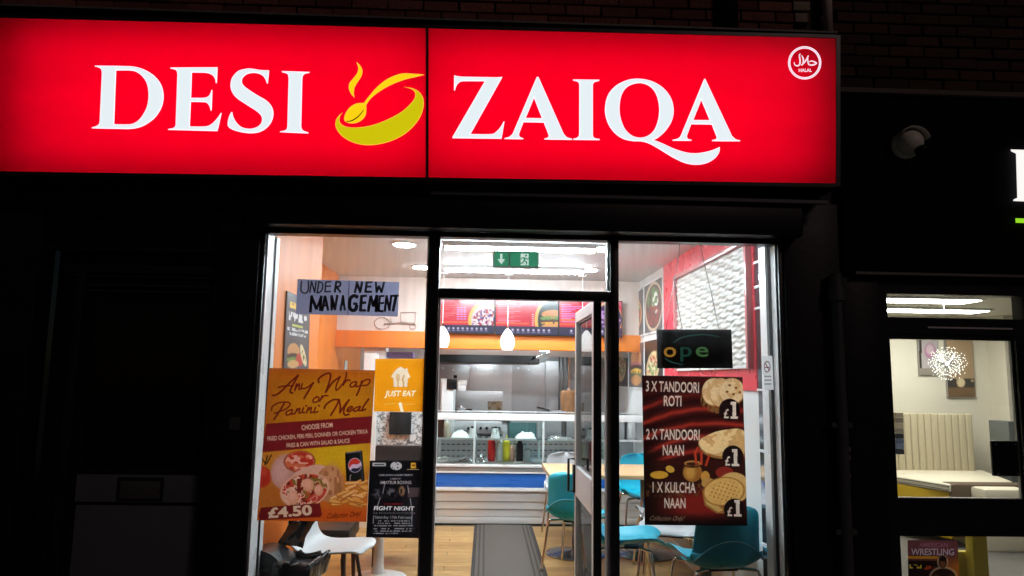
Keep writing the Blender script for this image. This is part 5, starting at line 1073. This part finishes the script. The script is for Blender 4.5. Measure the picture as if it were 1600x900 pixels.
# --- black boxing poster
bx = thing('boxing_poster', 'black boxing night poster beside the left door jamb', 'poster', (-.6, WPY, .8))
def fight(X, Y):
    C = np.zeros(X.shape+(3,)); C[:] = (14, 13, 17); C = lay(C, (34, 33, 40), inn(ell(X, Y, 645, 800, 18, 40), .9)*.6)
    C = lay(C, (74, 62, 66), pmask(X, Y, [(637, 762), (656, 762), (655, 776), (637, 777)])); C = lay(C, (120, 92, 70), inn(ell(X, Y, 628, 767, 5, 8), .5)*(vnoise(X, Y, 3, 1) > .35)); C = lay(C, (84, 84, 90), inn(ell(X, Y, 612, 770, 8, 8), .8)*(vnoise(X, Y, 3, 4) > .5)); C = lay(C, (70, 70, 76), inn(ell(X, Y, 590, 771, 9, 7), .8)*(vnoise(X, Y, 2.4, 6) > .5))
    for p in ([(601, 757), (598, 771)], [(594, 778), (588, 796)], [(637, 759), (639, 770)], [(641, 779), (644, 800), (643, 822)], [(584, 806), (583, 818)]): C = lay(C, (150, 150, 156), seg(X, Y, p, 1.6)*.8)
    C = lay(C, (180, 180, 186), inn(ell(X, Y, 619, 728, 9, 6.5))*(vnoise(X, Y, 2.6, 8) > .4)); C = lay(C, (190, 190, 194), rect(X, Y, 582, 723, 603, 728.5)*.85); C = lay(C, (40, 40, 46), rect(X, Y, 585, 725, 600, 726.6)); C = lay(C, (196, 150, 50), rect(X, Y, 642, 723, 650, 732)); C = lay(C, (60, 44, 14), rect(X, Y, 644, 726, 648, 728)); C = lay(C, (170, 160, 120), rect(X, Y, 636, 733, 655, 733.8))
    C = lay(C, (176, 176, 182), tmask(X, Y, [('COBRA BOXING ACADEMY PRESENTS', (592, 743.5), (645, 743.5), 2.6, .03, 0), ('A NIGHT OF', (609.5, 749.2), (626, 749.2), 2.4, .03, 0), ('AMATEUR BOXING', (593.5, 756.2), (642.5, 756.2), 4.8, .02, 0), ('SHOWDOWN', (583, 802.4), (648, 802.6), 1.6, 0, 0), ('Saturday 17th February', (586, 810), (644, 810.5), 4.2, .01, 0)]))
    C = lay(C, (132, 24, 34), tmask(X, Y, [('SATURDAY', (599, 789), (630, 789), 3.2, .02, 0)])); C = lay(C, (228, 228, 234), tmask(X, Y, [('FIGHT NIGHT', (584, 797), (647, 797.5), 6.2, .03, .12)]))
    for k, (a, b_) in enumerate(((591, 640), (590, 641), (585, 645), (582, 647), (586, 643), (584, 622))):
        yk = 814+k*3.7+(1 if k > 2 else 0); C = lay(C, (140, 140, 148), rect(X, Y, a, yk-.8, b_, yk+.8)*(vnoise(X, Y*0+k*9, 1.7, k) > .38))
    return C
qf = [(578, 719.5), (661.5, 719.5), (656.8, 841), (572, 839.5)]
painted('print', PP('poster_print'), qf, Q, .0004, bx, fight, res=2.4, gain=.85)
# --- bread poster
bp_ = thing('bread_poster', 'dark red bread price poster with three one pound offers in the right window', 'poster', (1.2, WPY, .8))
def bread(X, Y):
    C = np.zeros(X.shape+(3,)); C[:] = (58, 18, 16); C = lay(C, (20, 10, 10), .8*np.clip((1030-X)/40, 0, 1)); 
    fold = np.sin((Y-600)*.27+(X-1000)*.028+3.2*fbm(X, Y, 60, 2)-.00055*(X-1090)**2); band = (Y < 720)
    C = lay(C, (128, 34, 26), np.clip(fold, 0, 1)*.85*band*np.clip((Y-608)/30, 0, 1)); C = lay(C, (26, 9, 9), np.clip(-fold-.3, 0, 1)*.9*band); C = lay(C, (158, 52, 36), np.clip(fold-.75, 0, 1)*2.4*band*np.clip((Y-612)/30, 0, 1))
    C = lay(C, (48, 20, 16), ((Y > 716))*1.0*np.clip((Y-712)/16, 0, 1)); C = lay(C, (126, 32, 26), inn(ell(X, Y, 1095, 790, 50, 24), .9)*.9); C = lay(C, (18, 10, 10), np.clip((Y-800)/20, 0, 1)); C = lay(C, (22, 12, 10), np.clip((1030-X)/26, 0, 1)*(Y > 700))
    # rotis in a basket
    C = lay(C, (120, 84, 44), inn(ell(X, Y, 1122, 628, 28, 18, .25))*((vnoise(X, Y, 3, 2) > .35))); 
    for a, b_, rx, ry in ((1115, 612, 18, 21), (1126, 613, 17, 22), (1143, 611, 20, 20)): C = lay(C, (150, 108, 62), inn(ell(X, Y, a+1, b_+1, rx+1, ry+1))); C = lay(C, (226, 190, 142), inn(ell(X, Y, a, b_, rx, ry))); C = lay(C, (200, 152, 96), inn(ell(X, Y, a, b_, rx, ry))*(fbm(X, Y, 9, 5) > .55)*.7)
    for a, b_ in ((1140, 602), (1150, 606), (1136, 612), (1146, 616), (1156, 613)): C = lay(C, (120, 74, 40), inn(ell(X, Y, a, b_, 2.2, 1.8), .5))
    C = lay(C, (150, 104, 56), pmask(X, Y, smooth_outline([(1091, 692), (1105, 682), (1130, 673), (1162, 674), (1163, 712), (1130, 717), (1102, 710)]))); C = lay(C, (230, 190, 134), pmask(X, Y, smooth_outline([(1092, 690), (1106, 680), (1130, 672), (1162, 673), (1163, 708), (1130, 713), (1102, 706)]))); C = lay(C, (196, 146, 88), pmask(X, Y, smooth_outline([(1092, 690), (1106, 680), (1130, 672), (1162, 673), (1163, 708), (1130, 713), (1102, 706)]))*(fbm(X, Y, 14, 9) > .54)*.8)
    # pots and spices
    C = lay(C, (150, 96, 40), inn(ell(X, Y, 1082, 738, 15, 15))); C = lay(C, (196, 140, 66), inn(ell(X, Y, 1078, 738, 8, 10), .8)); C = lay(C, (60, 30, 18), inn(ell(X, Y, 1082, 727, 13, 4))); C = lay(C, (176, 120, 60), inn(ell(X, Y, 1082, 724, 13, 4.4))*(1-inn(ell(X, Y, 1082, 725, 10, 3))))
    for p in ([(1088, 725), (1086, 708), (1090, 700)], [(1096, 725), (1096, 708)], [(1103, 727), (1108, 712)]): C = lay(C, (176, 60, 34), seg(X, Y, p, 3.2))
    C = lay(C, (206, 150, 50), inn(ell(X, Y, 1030, 742, 14, 6))); C = lay(C, (212, 160, 60), inn(ell(X, Y, 1047, 733, 7, 5, .4))); C = lay(C, (190, 130, 56), inn(ell(X, Y, 1102, 745, 7, 9))); C = lay(C, (128, 40, 30), inn(ell(X, Y, 1132, 738, 14, 9))); C = lay(C, (96, 60, 30), rect(X, Y, 1010, 756, 1100, 776)*(vnoise(X, Y, 4, 4) > .6)*.8)
    C = lay(C, (176, 128, 68), inn(ell(X, Y, 1107, 755, 11, 8)))
    # kulcha in a basket
    C = lay(C, (206, 160, 96), inn(ell(X, Y, 1146, 762, 26, 24))); C = lay(C, (150, 100, 48), pmask(X, Y, [(1097, 765), (1135, 795), (1150, 802), (1120, 802), (1101, 790)])*1.0); C = lay(C, (198, 154, 88), pmask(X, Y, [(1098, 770), (1130, 797), (1122, 800), (1104, 788)]))
    f3 = ell(X, Y, 1131, 768, 32, 22, -.12); C = lay(C, (150, 98, 44), inn(f3*.97)); C = lay(C, (214, 164, 92), inn(f3*1.05)); C = lay(C, (158, 104, 46), inn(f3*1.35, .3)*((np.sin(X*.9+Y*.4) > .2) & (np.sin(Y*1.0-X*.3) > 0))*.8)
    for a, b_ in ((1140, 640), (1145, 713), (1147.5, 796)): C = lay(C, (24, 12, 12), inn(ell(X, Y, a, b_, 16.5, 17)))
    sp_ = [(s, a, b_, h_, .018, 0) for s, a, b_, h_ in (('3 X TANDOORI', (1009, 611), (1092, 613.5), 16), ('ROTI', (1037, 634), (1064.5, 634.5), 16), ('2 X TANDOORI', (1009.5, 686), (1093, 687.5), 16), ('NAAN', (1035.5, 711), (1068.5, 711.5), 16), ('1 X KULCHA', (1019.5, 769), (1087, 770), 16), ('NAAN', (1038, 793.5), (1071, 794), 15.5))]
    for x, y in ((1131, 653), (1133, 727), (1136.5, 806)):
        sp_ += [('£', (x, y), (x+8, y), 14, .02, 0)]; C = lay(C, (222, 200, 182), rect(X, Y, x+10.5, y-2.4, x+22, y+1.2)+rect(X, Y, x+13.6, y-25, x+19, y)+pmask(X, Y, [(x+10.8, y-25), (x+15, y-25), (x+15, y-20.5), (x+10.8, y-20.5)]))
    C = lay(C, (222, 200, 182), tmask(X, Y, sp_)); C = lay(C, (190, 160, 128), tmask(X, Y, [('Collection Only!', (1014, 813), (1067, 813.5), 7, 0, .5)])*.8)
    return C*(.95+.1*vnoise(X, Y, 2.2, 78)[..., None])
qb = [(1003, 586.5), (1160.3, 589), (1167.8, 821.5), (1007.5, 820.3)]
painted('print', PP('poster_print'), qb, Q, .0004, bp_, bread, res=1.7, gain=.95)
# --- hanging open sign
osn = thing('open_sign', 'black hanging LED sign reading ope with its last letter dark', 'sign', (1.2, .05, 1.75)); OP = PlaneY(.045)
qo = [(1026.5, 514.5), (1143, 514.8), (1145.5, 575.5), (1027.5, 575.5)]
qbox('board', mat('open_board', (.008, .009, .012), .35, var=.2), qo, .045, .02, osn, .002)
for s, a, col, st_ in (('o', (1037, 557.5, 1056.5), (150, 106, 42), .9), ('p', (1063, 557, 1081), (22, 60, 50), .8), ('e', (1087, 557, 1107), (58, 92, 54), .9)):
    m_ = emis('led_'+s, lin(col), st_); co, fc = text_raw(s, .0); text(s, a[:2], (a[2], a[1]), 22.5, OP, m_, osn, .002, .012, name='led_letter')
TG = emis('led_arc', lin((30, 62, 58)), .9)
strokes('led_arc', TG, [([(1052, 535), (1070, 526), (1100, 522.5), (1126, 527)], 2.2), ([(1038, 559), (1050, 566), (1068, 569.5)], 2.0)], OP, .002, osn)
for p in ([(1062, 378), (1061, 398), (1054, 440), (1042, 500), (1040, 515)], [(1053, 432), (1058, 470), (1066, 514)], [(1094, 379), (1100, 410), (1112, 460), (1123, 514)]):
    MB().tube([W(x, y, .05) for x, y in p], .0022, 5).build('hanging_wire', BLACKP, osn)
MB().tube([W(x, y, .05) for x, y in ((1092, 576), (1098, 583), (1108, 586), (1116, 584), (1118, 576))], .002, 5).build('hanging_wire', mat('red_wire', (.3, .02, .03), .5), osn)
MB().tube([W(x, y, .055) for x, y in ((1025, 376), (1040, 381), (1062, 381))], .0018, 5).build('hanging_wire', BLACKP, osn)

# ================================================================ furniture shop next door
fs = thing('furniture_shop', 'dark fronted furniture shop with a glazed door showing a cream bed', 'building', (2.6, 0, 0))
uw2 = box('upper_wall', MORTAR, 2.08, 7.5, .05, .30, 3.25, 6.0, fs)
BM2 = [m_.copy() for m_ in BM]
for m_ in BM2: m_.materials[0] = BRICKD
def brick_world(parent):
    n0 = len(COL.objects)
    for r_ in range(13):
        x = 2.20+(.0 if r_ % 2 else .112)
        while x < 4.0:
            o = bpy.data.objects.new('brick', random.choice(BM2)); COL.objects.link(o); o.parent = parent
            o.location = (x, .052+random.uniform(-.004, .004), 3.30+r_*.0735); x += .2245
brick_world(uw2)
zF0, zF1 = Z_(428, -.06, 1450), Z_(150, -.06, 1450)
box('fascia', mat('matt_fascia', (.007, .006, .008), .8, var=.3, spec=.08), 2.14, 7.5, -.06, .10, zF0, zF1, fs, bev=.006); box('fascia_rail', mat('fascia_rail_grey', (.16, .155, .15), .45, .3), 2.20, 7.5, -.075, -.0605, zF0-.012, zF0+.004, fs)
box('fascia_cap', mat('weathered_cap', (.12, .09, .085), .7, var=.4, vscale=10), 2.14, 7.5, -.09, .02, zF1, zF1+.03, fs)
box('pier', BLK, 2.14, X_(1378, 0, 600), -.02, .12, 0, zF0, fs, bev=.006)
FP = PlaneY(-.062); LWH = emis('neighbour_letter', (.95, .93, .88), 1.0); LGR = emis('neighbour_green', lin((150, 220, 40)), 1.0)
shape('fascia_letter', LWH, [[(1579, 233.5), (1632, 235), (1631, 239), (1622, 242), (1624, 308), (1634, 312), (1634, 316), (1583, 314), (1584, 311.5), (1589.5, 309), (1587.5, 240), (1580, 236.5)]], FP, .01, fs, thick=.02)
shape('fascia_line', LGR, [[(1586.5, 341), (1650, 343), (1650, 350), (1587, 348)]], FP, .01, fs, thick=.02)
# door and frames
def F2(name, m, x0, y0, x1, y1, y=-.005, dp=.07, bev=.003): return pbox(name, m, x0, y0, x1, y1, y, dp, fs, bev)
DX0, DX1 = X_(1394, 0, 600), X_(1592, 0, 600)
zT0, zT1, zG0, zG1, zL1 = Z_(497.5, 0, 1490), Z_(461, 0, 1490), Z_(779, 0, 1490), Z_(531, 0, 1490), Z_(838, 0, 1490)
xj0, xj1 = X_(1378, 0, 600), X_(1384.5, 0, 470)
box('frame_jamb', BLKF, xj0, xj1, -.008, .08, 0, zF0, fs); box('frame_head', BLKF, xj1, 4.2, -.008, .08, zT1, zF0, fs)
box('transom_bar', BLKF, xj1, 4.2, -.008, .08, zG1+.03, zT0, fs)
box('transom_trim', ALU, X_(1450, -.01, 515), X_(1582, -.01, 515), -.013, -.0085, Z_(514, -.01, 1520), Z_(511.5, -.01, 1520), fs)
box('transom_pane', GLASS2, xj1, X_(1596, 0, 480), .02, .026, zT0, zT1, fs); box('frame_jamb', BLKF, X_(1596, 0, 480), X_(1596, 0, 480)+.06, -.008, .08, zT0, zT1, fs)
dr = box('door', BLKF, xj1+.001, DX0, .0, .05, .02, zG1+.029, fs); tag(dr, 'black framed glazed door with a black lock plate')
def D2(name, m, x0, x1, z0, z1, y0=.0, y1=.05): 
    o = MB().box(x0, x1, y0, y1, z0, z1).build(name, m); child(o, dr); return o
D2('top_rail', BLKF, DX0, DX1, zG1, zG1+.029); D2('mid_rail', BLKF, DX0, DX1, zL1, zG0); D2('stile', BLKF, DX1, DX1+.10, .02, zG1+.029); D2('bottom_rail', BLKF, DX0, DX1, .02, .20)
D2('glass', GLASS2, DX0, DX1, zG0, zG1, .02, .026); D2('glass', GLASS2, DX0, DX1, .20, zL1, .02, .026); D2('bead', ALU, DX0, DX1-.06, zG0, zG0+.005, -.004, .019)
D2('lining', WTRIM, DX0, DX0+.007, zG0, zG1, .03, .048); D2('lining', WTRIM, DX1-.012, DX1, zG0, zG1, .03, .048)
lk = pbox('lock_plate', BLACKP, 1551.5, 689, 1592, 744, -.012, .02, None, .003); child(lk, dr)
for a, b_ in ((1556, 694), (1586.5, 694), (1560, 740), (1590.5, 739.5)):
    p = W(a, b_, -.0125); o = MB().lathe([(.006, 0), (.004, .003)], tuple(p*0), 10).build('screw', CHROME, None); child(o, lk)
    M = Matrix.Translation(Vector(p)) @ Matrix.Rotation(math.radians(90), 4, 'X'); o.matrix_basis = Matrix.Translation(o.location) @ M
wl = box('window_frame', BLKF, DX1+.101, DX1+.20, -.008, .08, 0, zT0+.03, fs)
pw = box('window_pane', GLASS2, DX1+.20, 4.6, .02, .026, .3, zG1, fs); box('stall_riser', BLK, DX1+.20, 7.5, -.008, .08, 0, .30, fs)
box('pier', BLK, 4.6, 7.5, -.02, .1, .30, zF0, fs)
# downpipe on the party line with peeled paint
dpz = Z_(428, -.09, 1314)
dpp = thing('downpipe', 'dark cast downpipe with peeling paint on the pier between the shops', 'pipe', (X_(1313, -.08, 600), -.08, 0))
MB().lathe([(.032, 0), (.032, dpz-.16), (.046, dpz-.16), (.046, dpz-.08), (.036, dpz-.08), (.036, dpz)], seg=16).build('pipe', mat('pipe_paint', (.055, .058, .065), .55, var=.5, vscale=14, bump=.3), dpp, smooth='auto', world=False)
for z in (.7, 1.3): MB().box(-.06, .06, -.005, .048, z, z+.03).build('bracket', GREYD, dpp, world=False)
pl_ = MB()
for k in range(9):
    a = W(1322+random.uniform(-2, 5), 690+k*14+random.uniform(-4, 4), -.0315); w_, h_ = random.uniform(.008, .016), random.uniform(.02, .045)
    pts = [(a[0]+w_*math.cos(t)*random.uniform(.6, 1.2), a[2]+h_*math.sin(t)*random.uniform(.6, 1.2)) for t in np.linspace(0, 6.28, 9)[:-1]]
    pl_.prism(pts, lambda u, v: (u, -.0315, v), lambda u, v: (u, -.0302, v))
o = pl_.build('paint_flakes', mat('bare_render', (.22, .21, .20), .9, var=.3, vscale=40), shop)
# security dome camera
cc = thing('security_camera', 'small pale turret security camera on the dark neighbour fascia', 'camera', tuple(W(1413, 228, -.062)))
DCM = mat('camera_shell', (.85, .83, .74), .4, var=.05)
MB().lathe([(.085, 0), (.085, .02), (.075, .035)], seg=28).build('base', DCM, cc, smooth='auto', world=False).rotation_euler = (math.radians(90), 0, 0)
s = MB(); s.lathe([(.074*math.cos(a), .074*math.sin(a)) for a in np.linspace(-1.5, 1.5, 13)], (0, -.06, 0), 26); s.build('ball', DCM, cc, smooth=True, world=False)
MB().lathe([(.034, 0), (.036, .02), (.028, .022)], seg=20).build('lens_ring', BLACKP, cc, smooth='auto', world=False)
q = cc.children[-1]; q.location = (.03, -.10, -.05); q.rotation_euler = (math.radians(150), 0, math.radians(30))
hdm = MB(); hdm.grid([[(.088*math.cos(a)*(1 if b_ else 1), -.06-.02*0-.07*b_, .078*math.sin(a)+.006) for a in np.linspace(.1, math.pi-.5, 12)] for b_ in (-.4, .3, .9)]); o = hdm.build('sun_hood', DCM, cc, smooth=True, world=False); add_solid(o, .004, 0)
# interior of the neighbour
NX0, NX1, NYB = 2.22, 8.2, 4.2; NCZ = 2.38
CRW = mat('cream_wall', (.74, .70, .61), .6, var=.04, vscale=2)
box('room_floor', mat('grey_carpet', (.16, .15, .14), .95, var=.2, vscale=30, bump=.4), NX0, NX1, .1, NYB, -.05, 0, fs); box('room_ceiling', mat('cream_ceiling', (.70, .68, .60), .6, var=.04), NX0, NX1, .1, NYB, NCZ, NCZ+.08, fs)
box('room_wall', CRW, NX0-.08, NX0, .12, NYB, 0, NCZ-.001, fs); box('room_wall', CRW, NX0, NX1, NYB, NYB+.1, 0, NCZ-.001, fs); box('room_wall', CRW, NX1, NX1+.1, .12, NYB, 0, NCZ-.001, fs)
xc = X_(1547, NYB-.01, 600); box('chimney_breast', mat('pale_wallpaper', (.70, .66, .57), .6, var=.05), xc, NX1-.01, NYB-.30, NYB-.001, 0, NCZ-.002, fs)
for i, (px, py, lb) in enumerate(((1425, 470, 'bright ceiling panel at the left of the neighbour transom'), (1450, 486, 'bright ceiling panel lower in the neighbour transom'))):
    p = WZ(px, py, NCZ-.02); t = thing('panel_light', lb, 'ceiling light', (float(p[0]), float(p[1]), NCZ-.02), 0, 'panel lights of the furniture shop')
    box('frame', WTRIM, -.62, .62, -.17, .17, .0, .018, t, world=False, bev=.003); box('diffuser', emis('warm_panel', (1.0, .95, .85), 24.0), -.59, .59, -.14, .14, -.006, -.0005, t, world=False)
t = thing('panel_light', 'ceiling panel over the bed of the furniture shop', 'ceiling light', (4.6, 1.6, NCZ-.02), 0, 'panel lights of the furniture shop')
box('frame', WTRIM, -.32, .32, -.32, .32, 0, .018, t, world=False, bev=.003); box('diffuser', MATS['warm_panel'], -.29, .29, -.29, .29, -.006, -.0005, t, world=False)
# chandelier
cpy = 2.4; cp = W(1480, 568, cpy)
ch = thing('starburst_chandelier', 'glowing starburst chandelier in the furniture shop', 'chandelier', tuple(cp))
RODS, BEADS = MB(), MB(); r_ = random.Random(5)
for k in range(150):
    z = 1-2*(k+.5)/150; a = k*2.39996; d = Vector((math.sqrt(1-z*z)*math.cos(a), math.sqrt(1-z*z)*math.sin(a), z)); L = r_.uniform(.12, .165)
    RODS.tube([d*.02, d*L], .0013, 4, cap=False); e = d*L
    for q_ in (d*L, d*(L*.72)): bmesh.ops.create_icosphere(BEADS.bm, subdivisions=1, radius=.0046, matrix=Matrix.Translation(q_))
MB().lathe([(.018*math.cos(a), .018*math.sin(a)) for a in np.linspace(-1.5, 1.5, 9)], seg=14).build('core', emis('bulb', (1, .95, .85), 5.0), ch, smooth=True, world=False)
o = RODS.build('rods', CHROME, ch, world=False); o['kind'] = 'stuff'; o = BEADS.build('crystal_beads', emis('crystal', (1, .96, .88), 1.5), ch, world=False); o['kind'] = 'stuff'
MB().tube([(0, 0, .03), (0, 0, NCZ-cp[2])], .004, 6).build('stem', CHROME, ch, world=False)
# bed
BDY = 3.95
bd = thing('bed', 'cream bed with channelled headboard on a yellow base', 'bed', (X_(1440, BDY, 740), BDY, 0))
HB = mat('headboard_fabric', (.50, .44, .31), .75, var=.08, vscale=20, bump=.2)
zh1, zh0 = Z_(646, BDY-.1, 1460), Z_(735, BDY-.1, 1460)
x0, x1 = X_(1392, BDY-.1, 690), X_(1522, BDY-.1, 690); nP = 12
hb = box('headboard', HB, x0, x1, BDY-.05, BDY+.03, .1, zh1-.005, bd)
for k in range(nP):
    a, b_ = x0+(x1-x0)*k/nP, x0+(x1-x0)*(k+1)/nP
    o = MB().box(a+.002, b_-.002, BDY-.105, BDY-.051, zh0-.15, zh1).build('panel', HB, None, bev=.022, seg=3, smooth=True); child(o, hb)
zm = zh0; MTM = mat('mattress_cream', (.72, .66, .54), .8, var=.05, bump=.1)
def slab(name, m, pix, z, z0, z1, par, bev):
    P2 = [WZ(x, y, z) for x, y in pix]
    return MB().prism([(float(p[0]), float(p[1])) for p in P2], lambda u, v: (u, v, z1), lambda u, v: (u, v, z0)).build(name, m, par, bev=bev, smooth=bool(bev))
slab('mattress', MTM, [(1380, 741), (1483, 757), (1582, 752), (1535, 734), (1380, 734)], zm, zm-.075, zm, bd, .018)
slab('base', mat('yellow_fabric', (.66, .43, .02), .7, var=.08), [(1384, 742), (1482, 756.3), (1576, 751.5), (1533, 735), (1384, 735)], zm, .08, zm-.078, bd, .008)
for k in range(2):
    p, q_ = WZ(1384, 741.6, zm), WZ(1483, 757, zm); dz = np.array([0, -.002, -.018-.036*k]); MB().tube([p+dz, q_+dz], .004, 6).build('piping', mat('grey_piping', (.12, .12, .12), .6), bd)
b2 = thing('bed_throw', 'brown throw with a pale cushion over the foot of the cream bed', 'throw', (X_(1530, 2.75, 760), 2.75, 0))
box('throw', mat('taupe_fabric', (.11, .075, .05), .85, var=.15, vscale=9, bump=.3), X_(1484, 2.75, 765), X_(1640, 2.75, 765), 2.72, 2.92, .1, Z_(756, 2.75, 1530), b2, bev=.035)
box('cushion', MTM, X_(1528, 2.6, 770), X_(1600, 2.6, 770), 2.50, 2.715, Z_(790, 2.6, 1550), Z_(762, 2.6, 1550), b2, bev=.035)
# pictures
NWP = PlaneY(NYB)
def pic1(X, Y): C = np.full(X.shape+(3,), 170.); C = lay(C, (196, 182, 190), fbm(X, Y, 10, 2)); C = lay(C, (176, 130, 160), inn(ell(X, Y, 1453, 548, 9, 12), .3)); C = lay(C, (205, 180, 195), inn(ell(X, Y, 1453, 546, 6, 8), .4)); C = lay(C, (60, 55, 50), rect(X, Y, 1436, 530, 1440, 580)); return lay(C, (150, 142, 134), rect(X, Y, 1436, 575, 1466, 590))
def pic2(X, Y): C = np.full(X.shape+(3,), 168.); C = lay(C, (176, 150, 120), np.ones(X.shape)); C = lay(C, (120, 96, 72), rect(X, Y, 1478, 604, 1530, 625)); C = lay(C, (70, 66, 62), (Y > 592)*(Y < 606)*(vnoise(X, Y, 7, 3) > .4)); C = lay(C, (226, 206, 170), inn(ell(X, Y, 1502, 598, 6, 7), .3)); return C
for nm, q_, fn, lb in (('wall_picture', [(1434, 528), (1466, 528), (1467, 586), (1437, 586)], pic1, 'pale pink framed picture left of the chandelier'), ('wall_picture', [(1476, 520), (1519, 520), (1525, 621), (1481, 621)], pic2, 'tall tan framed picture behind the chandelier')):
    t = thing(nm, lb, 'picture', tuple(W(q_[2][0], q_[2][1], NYB-.03)), 0, 'pictures in the furniture shop')
    qbox('frame', mat('picture_frame_grey', (.30, .28, .26), .5), q_, NYB-.03, .029, t); painted('print', GL, [(q_[0][0]+1, q_[0][1]+1), (q_[1][0]-1, q_[1][1]+1), (q_[2][0]-1, q_[2][1]-1), (q_[3][0]+1, q_[3][1]-1)], PlaneY(NYB-.03), .002, t, fn, res=.8)
sw_ = thing('swatch_rack', 'stack of blue and tan fabric swatches at the left of the door', 'swatches', tuple(W(1408, 712, 2.0)))
for k in range(8): qbox('swatch', mat('swatch_%d' % k, [(.5, .4, .3), (.3, .25, .2), (.6, .5, .4), (.35, .3, .25), (.03, .03, .05), (.12, .16, .3), (.2, .25, .4), (.04, .04, .06)][k], .8), [(1400, 645+k*8.2), (1411+k*.25, 645+k*8.2), (1411.5+k*.25, 652.5+k*8.2), (1400, 652.5+k*8.2)], 2.0, .04, sw_)
gb = pbox('grey_cabinet', mat('grey_cabinet', (.10, .11, .11), .4), 1579, 659, 1600, 762, 3.3, .3, None, .005); tag(gb, 'grey cabinet edge behind the lock plate', 'cabinet')
# lower pane: poster and yellow furniture
ap = thing('wrestling_poster', 'small brown wrestling event poster in the lower door pane', 'poster', tuple(W(1456, 920, .016))); AP = PlaneY(.012)
def wrest(X, Y):
    C = np.full(X.shape+(3,), 90.); C[:] = (96, 52, 62); C = lay(C, (128, 84, 96), fbm(X, Y, 20, 3)*.6*(Y < 868)); C = lay(C, (176, 104, 40), np.clip((Y-864)/20, 0, 1)*np.clip((X-1450)/50, 0, 1)); C = lay(C, (34, 24, 26), rect(X, Y, 1418, 876, 1470, 920)); C = lay(C, (196, 130, 36), rect(X, Y, 1418, 869, 1465, 873)); C = lay(C, (190, 170, 60), rect(X, Y, 1421, 882, 1440, 888)*(vnoise(X, Y, 3, 2) > .45)); C = lay(C, (150, 60, 40), rect(X, Y, 1444, 884, 1460, 890)*(vnoise(X, Y, 3, 6) > .45))
    body = np.maximum(inn(ell(X, Y, 1473, 879, 6.5, 9), .2), np.maximum(inn(ell(X, Y, 1474, 902, 19, 14), .15), rect(X, Y, 1458, 900, 1492, 930))); halo = np.maximum(inn(ell(X, Y, 1473, 878, 8.5, 11), .2), inn(ell(X, Y, 1474, 902, 22, 17), .15))
    C = lay(C, (206, 176, 150), halo*.8); C = lay(C, (44, 30, 26), body); C = lay(C, (104, 66, 48), inn(ell(X, Y, 1473, 881, 4.5, 6), .3)); C = lay(C, (30, 20, 20), inn(ell(X, Y, 1473, 873, 6, 4), .3)); C = lay(C, (84, 56, 44), (inn(ell(X, Y, 1463, 905, 5, 8), .5)+inn(ell(X, Y, 1486, 905, 5, 8), .5))*.8)
    C = lay(C, (150, 92, 130), tmask(X, Y, [('AMERICAN', (1436, 854.5), (1481, 855), 7, .02, 0)])); C = lay(C, (40, 22, 34), tmask(X, Y, [('WRESTLING', (1424.3, 868), (1491.8, 868.5), 10, .05, 0)])); C = lay(C, (186, 164, 190), tmask(X, Y, [('WRESTLING', (1423.5, 867), (1491, 867.5), 10, .03, 0)])); return C
qa = [(1418, 844), (1496, 844.5), (1501, 935), (1420, 935)]
painted('print', PP('poster_print'), qa, AP, .0004, ap, wrest, res=2.0, gain=1.7)
yl = thing('yellow_bed_end', 'yellow upholstered bed end seen through the lower door pane', 'bed', (X_(1520, 1.2, 880), 1.2, 0)); YF = mat('yellow_velvet', (.62, .48, .03), .6, var=.1, bump=.1)
box('panel', YF, X_(1470, 1.3, 880), X_(1523, 1.3, 880), 1.3, 1.36, 0, Z_(862, 1.3, 1500), yl, bev=.012); box('post', YF, X_(1521, 1.2, 870), X_(1545, 1.2, 870), 1.2, 1.29, 0, Z_(836, 1.2, 1530), yl, bev=.015)
dv = thing('divan_base', 'cream divan base in the back of the lower door pane', 'bed', (X_(1570, 2.2, 850), 2.2, 0)); box('base', MTM, X_(1543, 2.6, 850), X_(1640, 2.6, 850), 2.6, 3.1, Z_(863, 2.6, 1560), Z_(800, 2.6, 1560), dv, bev=.02)
for px in (1552, 1590): p = W(px, 866, 2.65); MB().lathe([(.02, 0), (.02, float(Z_(863, 2.6, 1560))+.001)], (float(p[0]), 2.66, 0), 12).build('foot', CHROME, dv)
